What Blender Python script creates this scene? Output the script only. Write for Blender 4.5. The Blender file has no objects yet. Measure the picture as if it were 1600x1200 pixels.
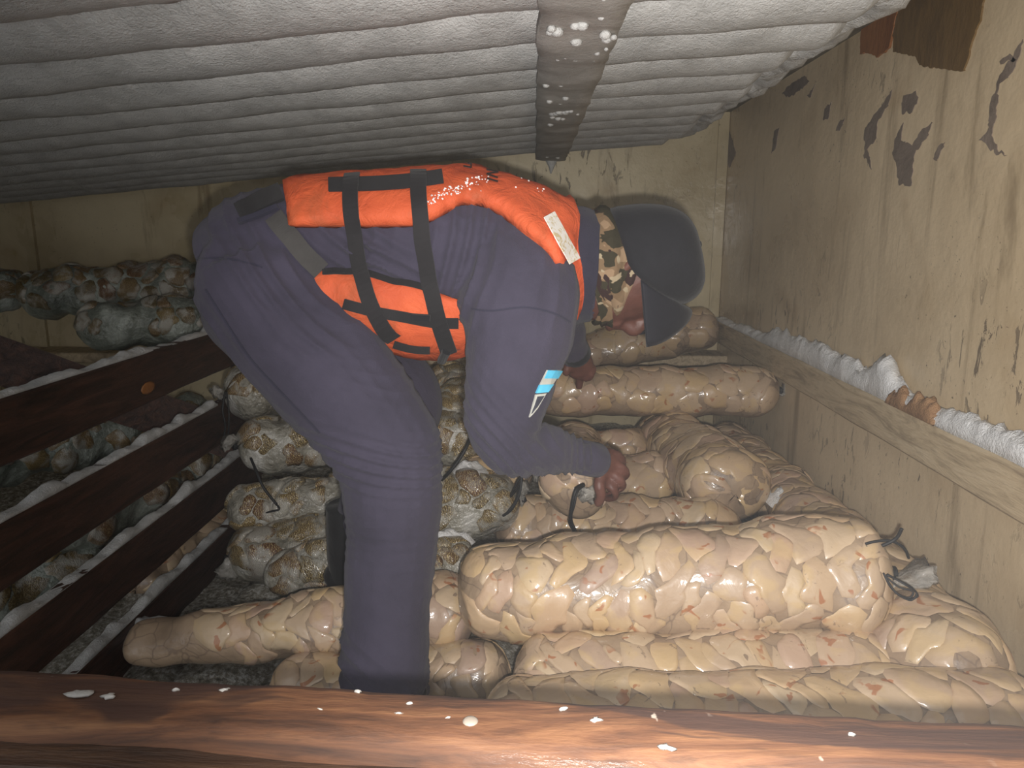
import bpy, math, random
import numpy as np
from mathutils import Vector, Matrix, noise
from mathutils.bvhtree import BVHTree

# ------------------------------------------------------------------ camera, world, light
SC = bpy.context.scene
COL = SC.collection
F = 1150.0                       # focal length in pixels of a 1600 x 1200 frame
PITCH = math.radians(11.55)
YAW = math.radians(1.74)
CAMZ = 1.05                      # lens height above the hold's deck
cam_d = bpy.data.cameras.new('camera')
cam_d.sensor_width = 36.0
cam_d.lens = F / 1600 * 36
cam_d.clip_start = 0.02
cam = bpy.data.objects.new('camera', cam_d)
COL.objects.link(cam)
cam.location = (0, 0, CAMZ)
cam.rotation_euler = (math.pi / 2 - PITCH, 0, YAW)
SC.camera = cam
CO = Vector((0, 0, CAMZ))
RM = cam.rotation_euler.to_matrix()

def ray(px, py):
    return (RM @ Vector(((px - 800) / F, (600 - py) / F, -1))).normalized()
def P(px, py, Y):                # point of the place seen at that pixel, Y metres into the hold
    d = ray(px, py)
    return CO + d * (Y / d.y)
def PX(px, py, X):
    d = ray(px, py)
    return CO + d * (X / d.x)

W = bpy.data.worlds.new('world')
SC.world = W
W.use_nodes = True
W.node_tree.nodes['Background'].inputs[0].default_value = (0.95, 0.97, 1.0, 1)
W.node_tree.nodes['Background'].inputs[1].default_value = 0.85

# the phone's flash, a few centimetres below and right of the lens
ld = bpy.data.lights.new('phone_flash', 'SPOT')
ld.energy = 88
ld.color = (1.0, 0.96, 0.915)
ld.shadow_soft_size = 0.008
ld.spot_size = math.radians(104)
ld.spot_blend = 1.0
lo = bpy.data.objects.new('phone_flash', ld)
COL.objects.link(lo)
lo.location = (0.015, 0.0, CAMZ - 0.028)
lo.rotation_euler = (ray(1070, 455)).to_track_quat('-Z', 'Y').to_euler()

vs = SC.view_settings
vs.view_transform = 'Standard'
vs.look = 'None'
vs.exposure = 0.0
vs.gamma = 1.0
vs.use_curve_mapping = False

random.seed(7)
rng = np.random.default_rng(11)

# ------------------------------------------------------------------ materials
def lin(c):
    r = []
    for v in c:
        v = v / 255.0
        r.append(v / 12.92 if v <= 0.04045 else ((v + 0.055) / 1.055) ** 2.4)
    return (*r, 1.0)

class MT:
    """small node-tree helper"""
    def __init__(s, name, rough=0.6, coat=0.0, coat_rough=0.1, spec=0.5):
        s.m = bpy.data.materials.new(name)
        s.m.use_nodes = True
        s.t = s.m.node_tree
        s.b = s.t.nodes['Principled BSDF']
        s.b.inputs['Roughness'].default_value = rough
        s.b.inputs['Coat Weight'].default_value = coat
        s.b.inputs['Coat Roughness'].default_value = coat_rough
        s.b.inputs['Specular IOR Level'].default_value = spec
        s.co = s.n('ShaderNodeTexCoord').outputs['Object']
    def n(s, k, **kw):
        nd = s.t.nodes.new(k)
        for a, b in kw.items():
            setattr(nd, a, b)
        return nd
    def l(s, a, b):
        s.t.links.new(a, b)
    def put(s, sock, v):
        if hasattr(v, 'is_linked') or isinstance(v, bpy.types.NodeSocket):
            s.l(v, sock)
        else:
            sock.default_value = v
    def mapping(s, scale=(1, 1, 1), rot=(0, 0, 0), src=None):
        m = s.n('ShaderNodeMapping')
        m.inputs['Scale'].default_value = scale
        m.inputs['Rotation'].default_value = rot
        s.l(src or s.co, m.inputs['Vector'])
        return m.outputs[0]
    def noise(s, scale, detail=4, rough=0.55, dist=0.0, vec=None):
        nd = s.n('ShaderNodeTexNoise')
        nd.inputs['Scale'].default_value = scale
        nd.inputs['Detail'].default_value = detail
        nd.inputs['Roughness'].default_value = rough
        nd.inputs['Distortion'].default_value = dist
        s.l(vec or s.co, nd.inputs['Vector'])
        return nd.outputs['Fac']
    def voro(s, scale, feature='F1', vec=None):
        nd = s.n('ShaderNodeTexVoronoi', feature=feature)
        nd.inputs['Scale'].default_value = scale
        s.l(vec or s.co, nd.inputs['Vector'])
        return nd
    def wave(s, scale, dist=2.0, detail=2, axis='X', vec=None, dscale=1.0):
        nd = s.n('ShaderNodeTexWave', bands_direction=axis)
        nd.inputs['Scale'].default_value = scale
        nd.inputs['Distortion'].default_value = dist
        nd.inputs['Detail'].default_value = detail
        nd.inputs['Detail Scale'].default_value = dscale
        s.l(vec or s.co, nd.inputs['Vector'])
        return nd.outputs['Fac']
    def ramp(s, fac, stops, interp='LINEAR'):
        nd = s.n('ShaderNodeValToRGB')
        cr = nd.color_ramp
        cr.interpolation = interp
        while len(cr.elements) < len(stops):
            cr.elements.new(0.5)
        for e, (p, c) in zip(cr.elements, stops):
            e.position = p
            e.color = c if len(c) == 4 else lin(c)
        s.l(fac, nd.inputs[0])
        return nd.outputs[0]
    def mask(s, fac, a, b):
        nd = s.n('ShaderNodeMapRange', interpolation_type='SMOOTHSTEP')
        nd.inputs[1].default_value = a
        nd.inputs[2].default_value = b
        s.l(fac, nd.inputs[0])
        return nd.outputs[0]
    def math(s, op, a, b=0.0):
        nd = s.n('ShaderNodeMath', operation=op)
        s.put(nd.inputs[0], a)
        s.put(nd.inputs[1], b)
        return nd.outputs[0]
    def mix(s, fac, a, b, mode='MIX'):
        nd = s.n('ShaderNodeMix', data_type='RGBA', blend_type=mode)
        s.put(nd.inputs['Factor'], fac)
        s.put(nd.inputs['A'], a)
        s.put(nd.inputs['B'], b)
        return nd.outputs['Result']
    def color(s, c):
        s.put(s.b.inputs['Base Color'], c)
    def rough(s, c):
        s.put(s.b.inputs['Roughness'], c)
    def bump(s, h, strength=0.3, dist=0.01, coat=False):
        nd = s.n('ShaderNodeBump')
        nd.inputs['Strength'].default_value = strength
        nd.inputs['Distance'].default_value = dist
        s.l(h, nd.inputs['Height'])
        s.l(nd.outputs[0], s.b.inputs['Normal'])
        if coat:
            s.l(nd.outputs[0], s.b.inputs['Coat Normal'])
        return nd

def wall_mat(name, base, dark, axis_stretch):
    m = MT(name, 0.55, spec=0.35)
    n1 = m.noise(1.6, 5, 0.6)
    c = m.ramp(n1, [(0.3, dark), (0.55, base), (0.75, tuple(min(255, v + 14) for v in base))])
    st = m.noise(4.0, 5, 0.65, 0.6, m.mapping(axis_stretch))            # vertical runs
    c = m.mix(m.math('MULTIPLY', m.mask(st, 0.54, 0.72), 0.55), c, lin((118, 98, 70)))
    rust = m.noise(2.3, 4, 0.6, 0.3)
    c = m.mix(m.math('MULTIPLY', m.mask(rust, 0.56, 0.75), 0.5), c, lin((150, 118, 72)))
    big = m.noise(26, 6, 0.65, 0.8, m.mapping(tuple(0.3 + 0.35 * v for v in axis_stretch)))
    reg = m.mask(m.noise(1.1, 2), 0.48, 0.66)
    chips = m.math('MULTIPLY', m.mask(big, 0.585, 0.62), reg)
    c = m.mix(m.math('MULTIPLY', chips, 0.85), c, lin((84, 72, 60)))
    sp = m.noise(95, 3, 0.6)
    specks = m.math('MULTIPLY', m.mask(sp, 0.66, 0.72), m.mask(m.noise(2.0, 3), 0.42, 0.62))
    c = m.mix(m.math('MULTIPLY', specks, 0.8), c, lin((62, 52, 42)))
    m.color(c)
    h = m.math('SUBTRACT', m.noise(9, 5, 0.6), m.math('MULTIPLY', chips, 0.6))
    m.bump(h, 0.35, 0.012)
    m.rough(m.mask(n1, 0.0, 1.3))
    return m.m

def wood_mat(name, c0, c1, c2, stretch, coat=0.0, rough=0.55, wet=None):
    m = MT(name, rough, coat, 0.18)
    v = m.mapping(stretch)
    g = m.noise(7, 6, 0.65, 1.2, v)
    c = m.ramp(g, [(0.3, c0), (0.5, c1), (0.7, c2)])
    fine = m.noise(40, 4, 0.6, 0.2, v)
    c = m.mix(m.math('MULTIPLY', m.mask(fine, 0.5, 0.75), 0.5), c, lin(c0))
    if wet:
        w = m.noise(3.2, 4, 0.6, 0.9, m.mapping(tuple(0.6 + 0.5 * s for s in stretch)))
        wm = m.mask(w, 0.51, 0.55)
        c = m.mix(m.math('MULTIPLY', wm, 0.8), c, lin(wet))
        fr = m.math('MULTIPLY', m.mask(m.noise(60, 3), 0.66, 0.72), m.mask(m.noise(5, 3), 0.5, 0.62))
        c = m.mix(fr, c, lin((190, 175, 160)))
    m.color(c)
    m.bump(m.math('ADD', g, m.math('MULTIPLY', fine, 0.5)), 0.2 if wet else 0.45, 0.01, True)
    return m.m

def frost_mat(name, c0, c1, bumps=1.0):
    m = MT(name, 0.65, spec=0.4)
    n = m.noise(14, 6, 0.7)
    c = m.ramp(n, [(0.3, c0), (0.65, c1)])
    m.color(c)
    h = m.math('ADD', m.noise(220, 3, 0.7), m.math('MULTIPLY', m.noise(70, 3, 0.6), 0.8))
    m.bump(h, 0.8 * bumps, 0.005)
    return m.m

def cloth_mat(name, c0, c1, weave=900, rough=0.9, fold=0.3):
    m = MT(name, rough, spec=0.15)
    n = m.noise(6, 5, 0.6)
    m.color(m.ramp(n, [(0.3, c0), (0.7, c1)]))
    m.b.inputs['Sheen Weight'].default_value = 0.08
    h = m.math('ADD', m.math('MULTIPLY', m.noise(weave, 2), 0.12), m.noise(16, 5, 0.55, 0.8))
    m.bump(h, fold, 0.02)
    return m.m

def meat_mat(name, cols, crease):
    m = MT(name, 0.42, 0.7, 0.13, 0.35)
    oi = m.n('ShaderNodeObjectInfo').outputs['Random']
    c = m.ramp(oi, [(i / (len(cols) - 1), k) for i, k in enumerate(cols)])
    c = m.mix(m.math('MULTIPLY', m.mask(m.noise(38, 5, 0.6, 0.6), 0.45, 0.72), 0.5), c, lin(cols[1]))
    c = m.mix(m.math('MULTIPLY', m.mask(m.noise(17, 3, 0.5, 0.5), 0.50, 0.64), 0.5), c, lin((200, 172, 126)))
    spot = m.math('MULTIPLY', m.mask(m.noise(30, 2, 0.5, 0.7), 0.64, 0.68), m.mask(m.noise(11, 2), 0.44, 0.52))
    c = m.mix(m.math('MULTIPLY', spot, 0.75), c, lin((160, 96, 56)))
    dk = m.math('MULTIPLY', m.mask(m.noise(48, 4, 0.6, 1.5), 0.62, 0.68), m.mask(m.noise(7, 2), 0.48, 0.56))
    c = m.mix(m.math('MULTIPLY', dk, 0.6), c, lin(crease))
    m.color(c)
    m.b.inputs['Subsurface Weight'].default_value = 0.0
    h = m.math('ADD', m.noise(26, 4, 0.5, 0.5), m.math('MULTIPLY', m.noise(9, 3, 0.5, 1.0), 1.5))
    m.bump(h, 0.22, 0.012, True)
    return m.m

M = {}
M['wall_r'] = wall_mat('stained_cream_paint', (216, 196, 163), (192, 170, 136), (1.0, 2.2, 0.35))
M['wall_b'] = wall_mat('stained_back_paint', (206, 192, 158), (174, 158, 124), (2.2, 1.0, 0.35))
M['ledge'] = wood_mat('painted_ledge_wood', (140, 122, 98), (194, 174, 142), (210, 192, 162), (4, 0.5, 4))
M['bare'] = wood_mat('bare_grey_patch', (106, 94, 84), (128, 114, 102), (142, 128, 116), (1, 1, 1))
M['brownpatch'] = wood_mat('brown_stain_sheet', (92, 70, 36), (112, 86, 46), (124, 98, 56), (1, 1, .4), 0.3)
M['rustpatch'] = wood_mat('rust_stain_sheet', (120, 72, 30), (146, 92, 44), (160, 108, 60), (1, 1, .4), 0.3)
M['slat'] = wood_mat('dark_wet_wood', (36, 24, 18), (66, 44, 35), (90, 60, 47), (5, 0.6, 5), 0.1, 0.6)
M['beam'] = wood_mat('reddish_wet_beam', (46, 28, 19), (96, 61, 38), (130, 90, 58), (0.55, 5, 5), 0.05, 0.75, (56, 36, 29))
M['beam_dark'] = wood_mat('dark_stained_board', (40, 28, 20), (70, 48, 34), (96, 68, 46), (0.55, 5, 5), 0.1, 0.6)
M['deck'] = wood_mat('deck_planks', (60, 52, 44), (90, 80, 68), (110, 100, 86), (4, .5, 1))
M['ceil'] = wood_mat('hold_ceiling', (80, 76, 66), (110, 104, 90), (128, 120, 104), (2, 1, 1))
M['frost'] = frost_mat('pipe_frost', (170, 170, 168), (202, 202, 200))
M['ice'] = frost_mat('grey_ice_plate', (150, 147, 142), (178, 175, 170), 0.4)
M['snow'] = frost_mat('white_snow', (214, 214, 214), (246, 246, 246))
M['dirtysnow'] = frost_mat('rust_stained_snow', (150, 112, 78), (176, 138, 100))
M['slatfrost'] = frost_mat('slat_rime', (176, 176, 174), (214, 214, 214))
def icebed():
    m = MT('speckled_ice_bed', 0.4, 0.3, 0.2)
    v = m.noise(70, 5, 0.7)
    m.color(m.ramp(v, [(0.35, (88, 82, 70)), (0.5, (150, 144, 130)), (0.62, (205, 203, 198))]))
    m.bump(v, 0.8, 0.015)
    return m.m
M['icebed'] = icebed()
M['navy'] = cloth_mat('navy_work_cloth', (52, 49, 61), (66, 62, 77))
M['navy_dark'] = cloth_mat('navy_collar_cloth', (42, 41, 54), (54, 52, 66))
M['vest'] = cloth_mat('orange_nylon', (180, 76, 44), (206, 95, 56), 700, 0.6, 0.35)
def vestmat():
    m = MT('soiled_orange_nylon', 0.6, spec=0.2)
    c = m.ramp(m.noise(7, 5, 0.6), [(0.3, (178, 74, 44)), (0.7, (206, 95, 56))])
    d_ = m.noise(9, 5, 0.65, 0.9, m.mapping((1.6, 1, 1.2), (0, 0.6, 0)))
    c = m.mix(m.math('MULTIPLY', m.mask(d_, 0.5, 0.72), 0.55), c, lin((140, 74, 44)))
    m.color(c)
    m.bump(m.math('ADD', m.math('MULTIPLY', m.noise(700, 2), 0.1), m.noise(22, 5, 0.6, 1.2)), 0.5, 0.014)
    return m.m
M['vest'] = vestmat()
M['strap'] = cloth_mat('black_webbing', (30, 29, 30), (42, 40, 42), 1200, 0.75, 0.15)
M['mesh_belt'] = cloth_mat('grey_mesh_webbing', (52, 50, 50), (74, 72, 70), 400, 0.85, 0.3)
M['cap'] = cloth_mat('black_cap_fabric', (24, 24, 27), (36, 36, 40), 700, 0.85, 0.15)
M['brim'] = cloth_mat('dark_brim_fabric', (24, 24, 29), (36, 36, 43), 900, 0.6, 0.1)
M['boot'] = cloth_mat('black_rubber', (22, 22, 24), (36, 36, 38), 60, 0.45, 0.15)
def camo():
    m = MT('camouflage_cloth', 0.9, spec=0.15)
    v = m.mapping((1.0, 1.0, 1.6))
    a = m.noise(17, 2, 0.45, 0.9, v)
    b = m.noise(24, 2, 0.45, 1.2, m.mapping((1.5, 1.2, 1.0), (0.5, 0.3, 1.0)))
    c = m.ramp(a, [(0.0, (52, 48, 36)), (0.50, (112, 92, 70)), (0.62, (136, 114, 90))], 'CONSTANT')
    c = m.mix(m.mask(b, 0.58, 0.6), c, lin((48, 34, 32)))
    c = m.mix(m.mask(m.noise(30, 2, 0.4, 1.0), 0.64, 0.66), c, lin((150, 136, 112)))
    m.color(c)
    m.bump(m.noise(20, 4, 0.5, 0.6), 0.3, 0.02)
    return m.m
M['camo'] = camo()
def skin():
    m = MT('dark_brown_skin', 0.5, spec=0.4)
    m.color(m.ramp(m.noise(30, 4), [(0.3, (76, 46, 38)), (0.7, (96, 60, 50))]))
    m.bump(m.noise(160, 4), 0.15, 0.004)
    return m.m
M['skin'] = skin()
def tape():
    m = MT('reflective_tape', 0.3, 0.3)
    v = m.noise(90, 3, 0.6, 1.2)
    m.color(m.ramp(v, [(0.40, (226, 208, 166)), (0.48, (255, 252, 246))]))
    m.b.inputs['Emission Strength'].default_value = 0.0
    return m.m
M['tape'] = tape()
def flat(name, c, rough=0.6, coat=0.0):
    m = MT(name, rough, coat)
    m.color(m.ramp(m.noise(60, 3), [(0.3, tuple(max(0, v - 10) for v in c)), (0.7, c)]))
    return m.m
M['flagblue'] = flat('light_blue_thread', (92, 190, 226))
M['flaggrey'] = flat('pale_grey_thread', (186, 186, 178))
M['patchdark'] = flat('dark_badge_thread', (60, 62, 74))
M['ink'] = flat('black_ink', (44, 30, 26))
M['eyewhite'] = flat('eye_white', (200, 190, 180), 0.2)
M['cord'] = flat('black_cord', (24, 24, 26), 0.6)
M['bolt'] = flat('galvanised_bolt', (150, 140, 128), 0.4)
def film(name, c, alpha):
    m = MT(name, 0.12, 0.6, 0.08)
    n = m.noise(34, 5, 0.6, 1.0)
    m.color(m.ramp(n, [(0.35, tuple(max(0, v - 40) for v in c)), (0.65, c)]))
    m.b.inputs['Alpha'].default_value = alpha
    m.bump(n, 0.8, 0.02, True)
    return m.m
M['film'] = film('clear_plastic_film', (196, 192, 184), 0.62)
M['meat'] = meat_mat('pale_meat', [(180, 156, 132), (190, 166, 138), (198, 176, 146), (184, 154, 134), (198, 170, 130), (172, 148, 132)], (110, 92, 78))
def bagfilm():
    m = MT('bag_plastic_over_meat', 0.4, 0.7, 0.14)
    nz_ = m.n('ShaderNodeTexNoise')
    nz_.inputs['Scale'].default_value = 14
    m.l(m.co, nz_.inputs['Vector'])
    add = m.n('ShaderNodeVectorMath', operation='MULTIPLY_ADD')
    m.l(nz_.outputs['Color'], add.inputs[0])
    add.inputs[1].default_value = (0.07, 0.07, 0.07)
    m.l(m.co, add.inputs[2])
    e = m.voro(19, 'DISTANCE_TO_EDGE', add.outputs[0]).outputs['Distance']
    c = m.ramp(m.noise(16, 4), [(0.35, (140, 120, 100)), (0.65, (170, 147, 122))])
    c = m.mix(m.math('MULTIPLY', m.mask(e, 0.05, 0.0), 0.7), c, lin((118, 100, 86)))
    m.color(c)
    m.bump(m.noise(24, 4, 0.5, 0.8), 0.3, 0.012, True)
    return m.m
M['meat_bag'] = bagfilm()
def shell(name, stripes):
    m = MT(name, 0.3, 0.6, 0.15)
    oi = m.n('ShaderNodeObjectInfo').outputs['Random']
    c = m.ramp(oi, [(0, (84, 70, 42)), (0.4, (104, 84, 50)), (0.7, (96, 62, 40)), (1, (122, 104, 64))])
    w = m.wave(70, 9.0, 2, 'X', m.mapping((1, 1, 1), (0.2, 0.4, 0.3)), 2.0)
    c = m.mix(m.math('MULTIPLY', m.mask(w, 0.80, 0.98), stripes), c, lin((214, 192, 140)))
    fr = m.noise(16, 5, 0.6, 0.4)
    c = m.mix(m.math('MULTIPLY', m.mask(fr, 0.44, 0.62), 0.8), c, lin((176, 174, 166)))
    m.color(c)
    m.bump(m.math('ADD', w, m.noise(30, 4)), 0.3, 0.008, True)
    return m.m
M['shell'] = shell('striped_shell', 0.8)
M['shell_dark'] = shell('frosted_dark_shell', 0.3)
def frosted(name, c0, c1, c2):
    m = MT(name, 0.35, 0.5, 0.2)
    n = m.noise(11, 6, 0.65, 0.6)
    m.color(m.ramp(n, [(0.32, c0), (0.5, c1), (0.68, c2)]))
    m.bump(m.math('ADD', m.noise(22, 5, 0.6, 0.8), m.noise(70, 3)), 0.6, 0.014, True)
    return m.m
M['frostbag'] = frosted('frosted_bag_plastic', (96, 92, 80), (150, 146, 134), (200, 198, 192))
M['frostbag_green'] = frosted('greenish_frosted_plastic', (78, 84, 76), (126, 132, 122), (176, 182, 174))

# ------------------------------------------------------------------ mesh helpers
def mk(name, verts, faces, mat, parent=None, smooth=True):
    me = bpy.data.meshes.new(name)
    me.from_pydata([tuple(v) for v in verts], [], faces)
    me.update()
    if smooth:
        me.polygons.foreach_set('use_smooth', [True] * len(me.polygons))
    for x in (mat if isinstance(mat, (list, tuple)) else [mat]):
        me.materials.append(x)
    o = bpy.data.objects.new(name, me)
    COL.objects.link(o)
    if parent:
        o.parent = parent
    return o

def mkl(name, verts, faces, mat, parent, smooth=True):
    """vertices given in world space, stored relative to the parent's root"""
    r = parent
    off = Vector((0, 0, 0))
    while r:
        off += r.location
        r = r.parent
    return mk(name, [Vector(v) - off for v in verts], faces, mat, parent, smooth)

def thing(name, loc, label, cat, group=None):
    o = bpy.data.objects.new(name, None)
    o.empty_display_size = 0.05
    COL.objects.link(o)
    o.location = loc
    return tag(o, label, cat, group)
def tag(o, label, cat, group=None, kind=None):
    o['label'] = label
    if cat:
        o['category'] = cat
    if group:
        o['group'] = group
    if kind:
        o['kind'] = kind
    return o
def struct(o):
    o['kind'] = 'structure'
    return o

def box(lo_, hi_):
    x0, y0, z0 = lo_
    x1, y1, z1 = hi_
    v = [(x0, y0, z0), (x1, y0, z0), (x1, y1, z0), (x0, y1, z0), (x0, y0, z1), (x1, y0, z1), (x1, y1, z1), (x0, y1, z1)]
    f = [(0, 3, 2, 1), (4, 5, 6, 7), (0, 1, 5, 4), (1, 2, 6, 5), (2, 3, 7, 6), (3, 0, 4, 7)]
    return v, f

def smooth_pts(pts, n):
    pts = [Vector(p) for p in pts]
    k = len(pts)
    if k == 2:
        return [pts[0].lerp(pts[1], i / (n - 1)) for i in range(n)]
    out = []
    for i in range(n):
        t = i / (n - 1) * (k - 1)
        j = min(int(t), k - 2)
        u = t - j
        p0 = pts[max(j - 1, 0)]; p1 = pts[j]; p2 = pts[j + 1]; p3 = pts[min(j + 2, k - 1)]
        out.append(0.5 * ((2 * p1) + (p2 - p0) * u + (2 * p0 - 5 * p1 + 4 * p2 - p3) * u * u + (3 * p1 - p0 - 3 * p2 + p3) * u ** 3))
    return out

def loft(rings, closed=True):
    """rings: list of lists of points, all the same length"""
    n = len(rings[0])
    v = [p for r in rings for p in r]
    f = []
    for i in range(len(rings) - 1):
        for j in range(n):
            a = i * n + j; b = i * n + (j + 1) % n
            f.append((a, b, b + n, a + n))
    if closed:
        v.append(sum((Vector(p) for p in rings[0]), Vector()) / n)
        v.append(sum((Vector(p) for p in rings[-1]), Vector()) / n)
        c0 = len(v) - 2
        L = (len(rings) - 1) * n
        for j in range(n):
            f.append((c0, (j + 1) % n, j))
            f.append((c0 + 1, L + j, L + (j + 1) % n))
    return v, f

def tube(pts, rad, seg=6, n=None):
    pts = smooth_pts(pts, n or max(2, len(pts) * 5))
    rings = []
    ref = Vector((0.13, 0.31, 0.94))
    for i, p in enumerate(pts):
        t = (pts[min(i + 1, len(pts) - 1)] - pts[max(i - 1, 0)]).normalized()
        a = t.cross(ref)
        if a.length < 1e-4:
            a = t.cross(Vector((1, 0, 0)))
        a.normalize()
        b = t.cross(a).normalized()
        ref = -b
        r = rad if not callable(rad) else rad(i / (len(pts) - 1))
        rings.append([p + (a * math.cos(k * 2 * math.pi / seg) + b * math.sin(k * 2 * math.pi / seg)) * r for k in range(seg)])
    return loft(rings)

def merge(parts):
    V, Fc = [], []
    for v, f in parts:
        o = len(V)
        V += list(v)
        Fc += [tuple(i + o for i in q) for q in f]
    return V, Fc

def fbm(p, s, o=3):
    return noise.fractal(Vector(p) * s, 1.0, 2.0, o)

# ------------------------------------------------------------------ the hold: walls, deck, ceiling
XR, YB, XL = 0.90, 3.62, -2.7
def slab(name, lo_, hi_, mat):
    v, f = box(lo_, hi_)
    return struct(mk(name, v, f, mat, None, False))
tag(slab('floor', (XL, -0.6, -0.05), (XR, YB, 0.0), M['deck']), 'dark plank deck under the bags of the hold', None)
tag(slab('wall_right', (XR, -0.6, -0.05), (XR + 0.06, YB + 0.06, 1.75), M['wall_r']), 'cream painted side wall with flaking stained paint', None)
tag(slab('wall_back', (XL, YB, -0.05), (XR, YB + 0.06, 1.75), M['wall_b']), 'stained cream end wall behind the bending person', None)
tag(slab('wall_left', (XL - 0.06, -0.6, -0.05), (XL, YB + 0.06, 1.75), M['wall_b']), 'far dark side wall beyond the slatted partition', None)
tag(slab('ceiling', (XL - 0.06, 0.3, 1.6), (XR + 0.06, YB + 0.06, 1.66), M['ceil']), 'dim painted ceiling above the frosted pipes', None)
wall_r = bpy.data.objects['wall_right']

# a raised corner strip of the back wall
v, f = box((XR - 0.05, YB - 0.012, 0.0), (XR - 0.002, YB, 1.6))
mk('corner_strip', v, f, M['wall_b'], bpy.data.objects['wall_back'], False)
v, f = box((P(48, 350, YB).x - 0.025, YB - 0.02, 0.0), (P(48, 350, YB).x + 0.02, YB, 1.5))
mk('seam_strip', v, f, M['wall_b'], bpy.data.objects['wall_back'], False)

def wall_decal(name, poly, mat, parent, thick=0.002, ragged=0.0):
    """a thin irregular sheet on the right wall, outline from points on the wall"""
    pts = []
    n = len(poly)
    for i in range(n):
        a = PX(*poly[i], XR); b = PX(*poly[(i + 1) % n], XR)
        k = max(2, int((b - a).length / 0.006))
        for j in range(k):
            q = a.lerp(b, j / k)
            q.y += ragged * (noise.noise(q * 60) + 0.7 * noise.noise(q * 150))
            q.z += ragged * noise.noise(q * 60 + Vector((5, 5, 5)))
            pts.append(q)
    v = [(XR - thick, p.y, p.z) for p in pts] + [(XR + 0.001, p.y, p.z) for p in pts]
    k = len(pts)
    f = [tuple(range(k))] + [(i, i + k, (i + 1) % k + k, (i + 1) % k) for i in range(k)]
    return mk(name, v, f, mat, parent, False)

wall_decal('stained_sheet', [(1395, -60), (1550, -60), (1536, 20), (1520, 70), (1508, 112), (1492, 110), (1440, 102), (1432, 88), (1398, 80)], M['brownpatch'], wall_r, 0.004, 0.006)
wall_decal('stained_sheet', [(1352, -60), (1412, -60), (1405, 20), (1392, 76), (1372, 90), (1362, 82), (1347, 84)], M['rustpatch'], wall_r, 0.006, 0.005)
for poly in [
    [(1395, 140), (1388, 165), (1372, 190), (1370, 215), (1356, 235), (1362, 262), (1352, 246), (1350, 205), (1362, 186), (1378, 165)],
    [(1412, 150), (1432, 142), (1434, 158), (1426, 176), (1412, 178), (1408, 164)],
    [(1412, 192), (1408, 218), (1425, 228), (1440, 205), (1458, 190), (1450, 215), (1430, 240), (1424, 290), (1405, 288), (1402, 258), (1394, 240), (1400, 214)],
    [(1478, 222), (1464, 252), (1458, 250), (1468, 226)],
    [(1600, 60), (1585, 110), (1562, 132), (1556, 190), (1550, 212), (1562, 236), (1574, 244), (1556, 240), (1542, 228), (1530, 216), (1545, 205), (1548, 160), (1562, 120)],
    [(1588, 92), (1568, 98), (1562, 94), (1580, 84)],
    [(1300, 160), (1294, 185), (1286, 188), (1292, 165)],
    [(1238, 130), (1258, 118), (1264, 128), (1250, 142), (1232, 152), (1222, 146)],
    [(1218, 200), (1212, 232), (1206, 240), (1210, 205)],
    [(1140, 205), (1150, 240), (1140, 262), (1131, 235)],
    [(1320, 186), (1312, 205), (1306, 203), (1314, 186)],
    [(1274, 132), (1268, 150), (1262, 150)],
]:
    wall_decal('bare_patch', poly, M['bare'], wall_r, 0.0015, 0.008)

# ledge planks: along the right wall and along the end wall
LZ = CAMZ - 0.40
def plank(name, a, b, w, h, mat, parent=None, n=30, jit=0.003, top=None):
    """a plank from a to b: w is its horizontal thickness vector, h its height; slightly uneven"""
    a, b, w = Vector(a), Vector(b), Vector(w)
    rings = []
    bev = min(h, w.length) * 0.12
    wn = w.normalized()
    for i in range(n + 1):
        p = a.lerp(b, i / n)
        j = [noise.noise(p * 7 + Vector((k * 3.1, 0, 0))) * jit for k in range(4)]
        up = Vector((0, 0, 1))
        c = [p + wn * (bev) + up * j[0], p + wn * (w.length - bev) + up * j[0],
             p + w + up * (bev + j[0]), p + w + up * (h - bev + j[1]),
             p + wn * (w.length - bev) + up * (h + j[1]), p + wn * bev + up * (h + j[1]),
             p + up * (h - bev + j[1]) + wn * j[2], p + up * (bev + j[0]) + wn * j[2]]
        rings.append(c)
    v, f = loft(rings)
    return (mkl if parent else mk)(name, v, f, mat, parent, False)
o = plank('trim_1', (XR, 0.3, LZ - 0.095), (XR, YB, LZ - 0.095), (-0.055, 0, 0), 0.095, M['ledge'], None, 60)
tag(struct(o), 'cream painted wooden ledge plank along the side wall', None)
o = plank('trim_2', (XL, YB, LZ - 0.21), (XR, YB, LZ - 0.21), (0, -0.20, 0), 0.05, M['ledge'], None, 30)
tag(struct(o), 'low wooden shelf plank along the end wall', None)

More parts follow.
